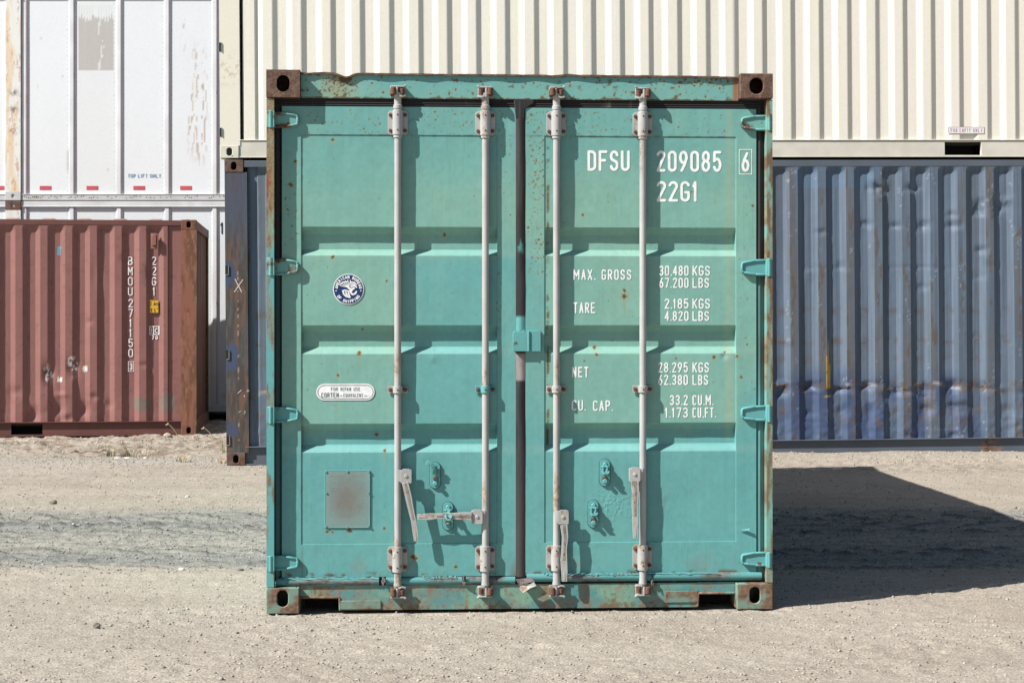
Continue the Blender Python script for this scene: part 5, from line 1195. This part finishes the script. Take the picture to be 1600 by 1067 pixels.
tone = q.rand(n); cc = mixc(np.array((.19, .17, .145)), np.array((.40, .37, .33)), tone**.9); gb = ((yy > 9.1) & (yy < 11.9)); cc = np.where(gb[:, None], mixc(np.array((.085, .09, .09)), np.array((.34, .35, .34)), tone), cc)
scatter(np.stack([xx, yy, hz_], -1), rad, cc, 'gravel')

# single stones one can point at
def stone(u, v, r, col, label, seed):
    x, y = g_world(u, v); qq = np.random.RandomState(seed); b = MB(); h = float(ground_h(np.array([x]), np.array([y]))[0])
    import bmesh
    bm = bmesh.new(); bmesh.ops.create_icosphere(bm, subdivisions=3, radius=1)
    for vv in bm.verts:
        p = vv.co; k = 1+.35*(float(fbm(np.array([p.x*1.1+seed]), np.array([p.y*1.1+p.z*1.7]), seed % 7, 3)[0])-.5)*2; vv.co = Vector((p.x*r*k, p.y*r*k*.85, p.z*r*k*.62))
    me = bpy.data.meshes.new('stone'); bm.to_mesh(me); bm.free(); me.materials.append(worn('stone_face', col, rust=0, scale=30, rough=.9, bump=.8, bscale=90)); o = bpy.data.objects.new('stone', me); link(o)
    o.location = (x, y, h+r*.28); o.rotation_euler = (0, 0, seed); return tag(o, label, 'stone', 'loose stones on the yard')
stone(283.5, 891, .017, (.5, .48, .45), 'pale grey pebble in the dark gravel strip left of the green container', 3)
stone(293, 777, .020, (.45, .42, .38), 'small whitish stone on smooth sand between the gravel strip and the red container', 4)
stone(83, 789, .034, (.18, .15, .12), 'dark clod at the foot of the slanted tyre prints at left', 5)
stone(376, 893, .016, (.13, .12, .11), 'dark pebble near the lower left corner of the green container', 6)
stone(151, 980, .022, (.16, .14, .12), 'dark brown lump in the sandy foreground at the left', 8)
stone(262, 680, .05, (.42, .37, .31), 'pale lump lying against the foot of the red container', 9)
stone(195, 704, .055, (.12, .095, .075), 'dark earth clod beside the green weeds', 10)
# plants and litter in front of the red container
M['grass'] = worn('weed_green', (.14, .15, .06), rust=0, scale=30, base2=(.26, .23, .12)); M['straw'] = worn('dry_straw', (.42, .33, .20), rust=0, scale=30); M['litter'] = worn('pale_litter', (.55, .52, .50), rust=0); M['wood'] = worn('grey_wood', (.36, .30, .23), rust=0, scale=20, stretch=(.2, 1, 1))
def tuft(u, v, n, hgt, spread, mat, label, cat, name, seed):
    name = {'weed': 'weed_plant', 'dry_grass': 'straw_tuft'}[name]; x, y = g_world(u, v); q = random.Random(seed); b = MB(); h = float(ground_h(np.array([x]), np.array([y]))[0])
    for i in range(n):
        a = q.uniform(0, 6.28); r0 = q.uniform(0, spread*.5); px_, py_ = r0*math.cos(a), r0*math.sin(a); hh = hgt*q.uniform(.45, 1.1); lean = q.uniform(.15, .8)*hh; w = q.uniform(.003, .007); dx, dy = math.cos(a)*lean, math.sin(a)*lean; s = [math.sin(a)*w, -math.cos(a)*w]
        vs = []
        for t in (0, .4, .75, 1): ww = (1-t*.85); zz_ = hh*(t-.25*t*t*lean/hh); vs += [(px_+dx*t*t-s[0]*ww, py_+dy*t*t-s[1]*ww, zz_), (px_+dx*t*t+s[0]*ww, py_+dy*t*t+s[1]*ww, zz_)]
        b.add(vs, [(0, 1, 3, 2), (2, 3, 5, 4), (4, 5, 7, 6)])
        if q.random() < .4: # seed head or leaf
            c = Vector((px_+dx*.8, py_+dy*.8, hh*.8)); b.add([c, c+Vector((q.uniform(-.02, .02), 0, .012)), c+Vector((q.uniform(-.03, .03), .01, .03))], [(0, 1, 2)])
    o = b.build(name, mat, None, smooth=False); o.location = (x, y, h-.004); return tag(o, label, cat)
tuft(171, 703, 30, .13, .20, 'grass', 'thin green weed clump at the right end of the pale stick', 'weed', 'weed', 1)
tuft(205, 706, 24, .15, .20, 'grass', 'tallest green weed clump among dark clods in front of the red container', 'weed', 'weed', 2)
tuft(226, 708, 22, .08, .26, 'straw', 'low yellowing weed clump nearest the pale litter', 'weed', 'weed', 3)
tuft(350, 700, 12, .15, .10, 'grass', 'sparse green weed beside the foot of the blue container post', 'weed', 'weed', 4)
tuft(283, 722, 34, .07, .22, 'straw', 'dry straw tuft on the sand between the red and blue containers', 'dry grass', 'dry_grass', 5)
tuft(345, 723, 40, .05, .26, 'straw', 'dry straw strewn at the lower corner of the blue container', 'dry grass', 'dry_grass', 6)
def stalk(u, v, hgt, label, seed):
    x, y = g_world(u, v); b = MB(); p = Vector((0, 0, 0)); q = random.Random(seed); s = -1
    for i in range(6):
        n_ = p+Vector((s*.012*i*.6, 0, hgt/6)); b.cyl(p, n_, .0035, 6); p = n_
    b.cyl(p, p+Vector((-.035, 0, -.012)), .010, 8, .004); b.cyl(p, p+Vector((-.01, 0, .02)), .006, 6, .002)
    o = b.build('dry_stalk', 'straw'); o.location = (x, y, float(ground_h(np.array([x]), np.array([y]))[0])-.01); return tag(o, label, 'dry stalk')
stalk(278, 686, .20, 'bent dry stalk standing at the right foot of the red container', 1); stalk(334, 688, .17, 'dry stalk in the gap between the red and blue containers', 2)
x, y = g_world(110, 713); x1, y1 = g_world(166, 711)
b = MB(); n = 9; pts = [(x+(x1-x)*i/n, y+(y1-y)*i/n+random.uniform(-.015, .015), .045+.012*math.sin(i*1.7)) for i in range(n+1)]
for i in range(n): b.cyl(pts[i], pts[i+1], .009+.003*math.sin(i), 7, .009+.003*math.sin(i+1))
tag(b.build('stick', 'wood'), 'pale broken stick lying on the dirt left of the weeds', 'stick')
for k, (u, v, s, lab) in enumerate(((185, 716, .06, 'white scrap of litter left of centre below the green weeds'), (203, 717, .07, 'largest white scrap of litter below the green weeds'), (224, 717, .05, 'white scrap of litter at the right below the green weeds'))):
    x, y = g_world(u, v); b = MB(); q = random.Random(k+9); vs = [(s*.8*math.cos(t)*q.uniform(.5, 1.2), s*.5*math.sin(t)*q.uniform(.5, 1), .012+q.uniform(0, .02)) for t in [i*6.28/8 for i in range(8)]]+[(0, 0, .03)]
    b.add(vs, [(i, (i+1) % 8, 8) for i in range(8)]); o = b.build('litter', 'litter', smooth=False); o.location = (x, y, float(ground_h(np.array([x]), np.array([y]))[0])); tag(o, lab, 'litter', 'litter scraps near the weeds')
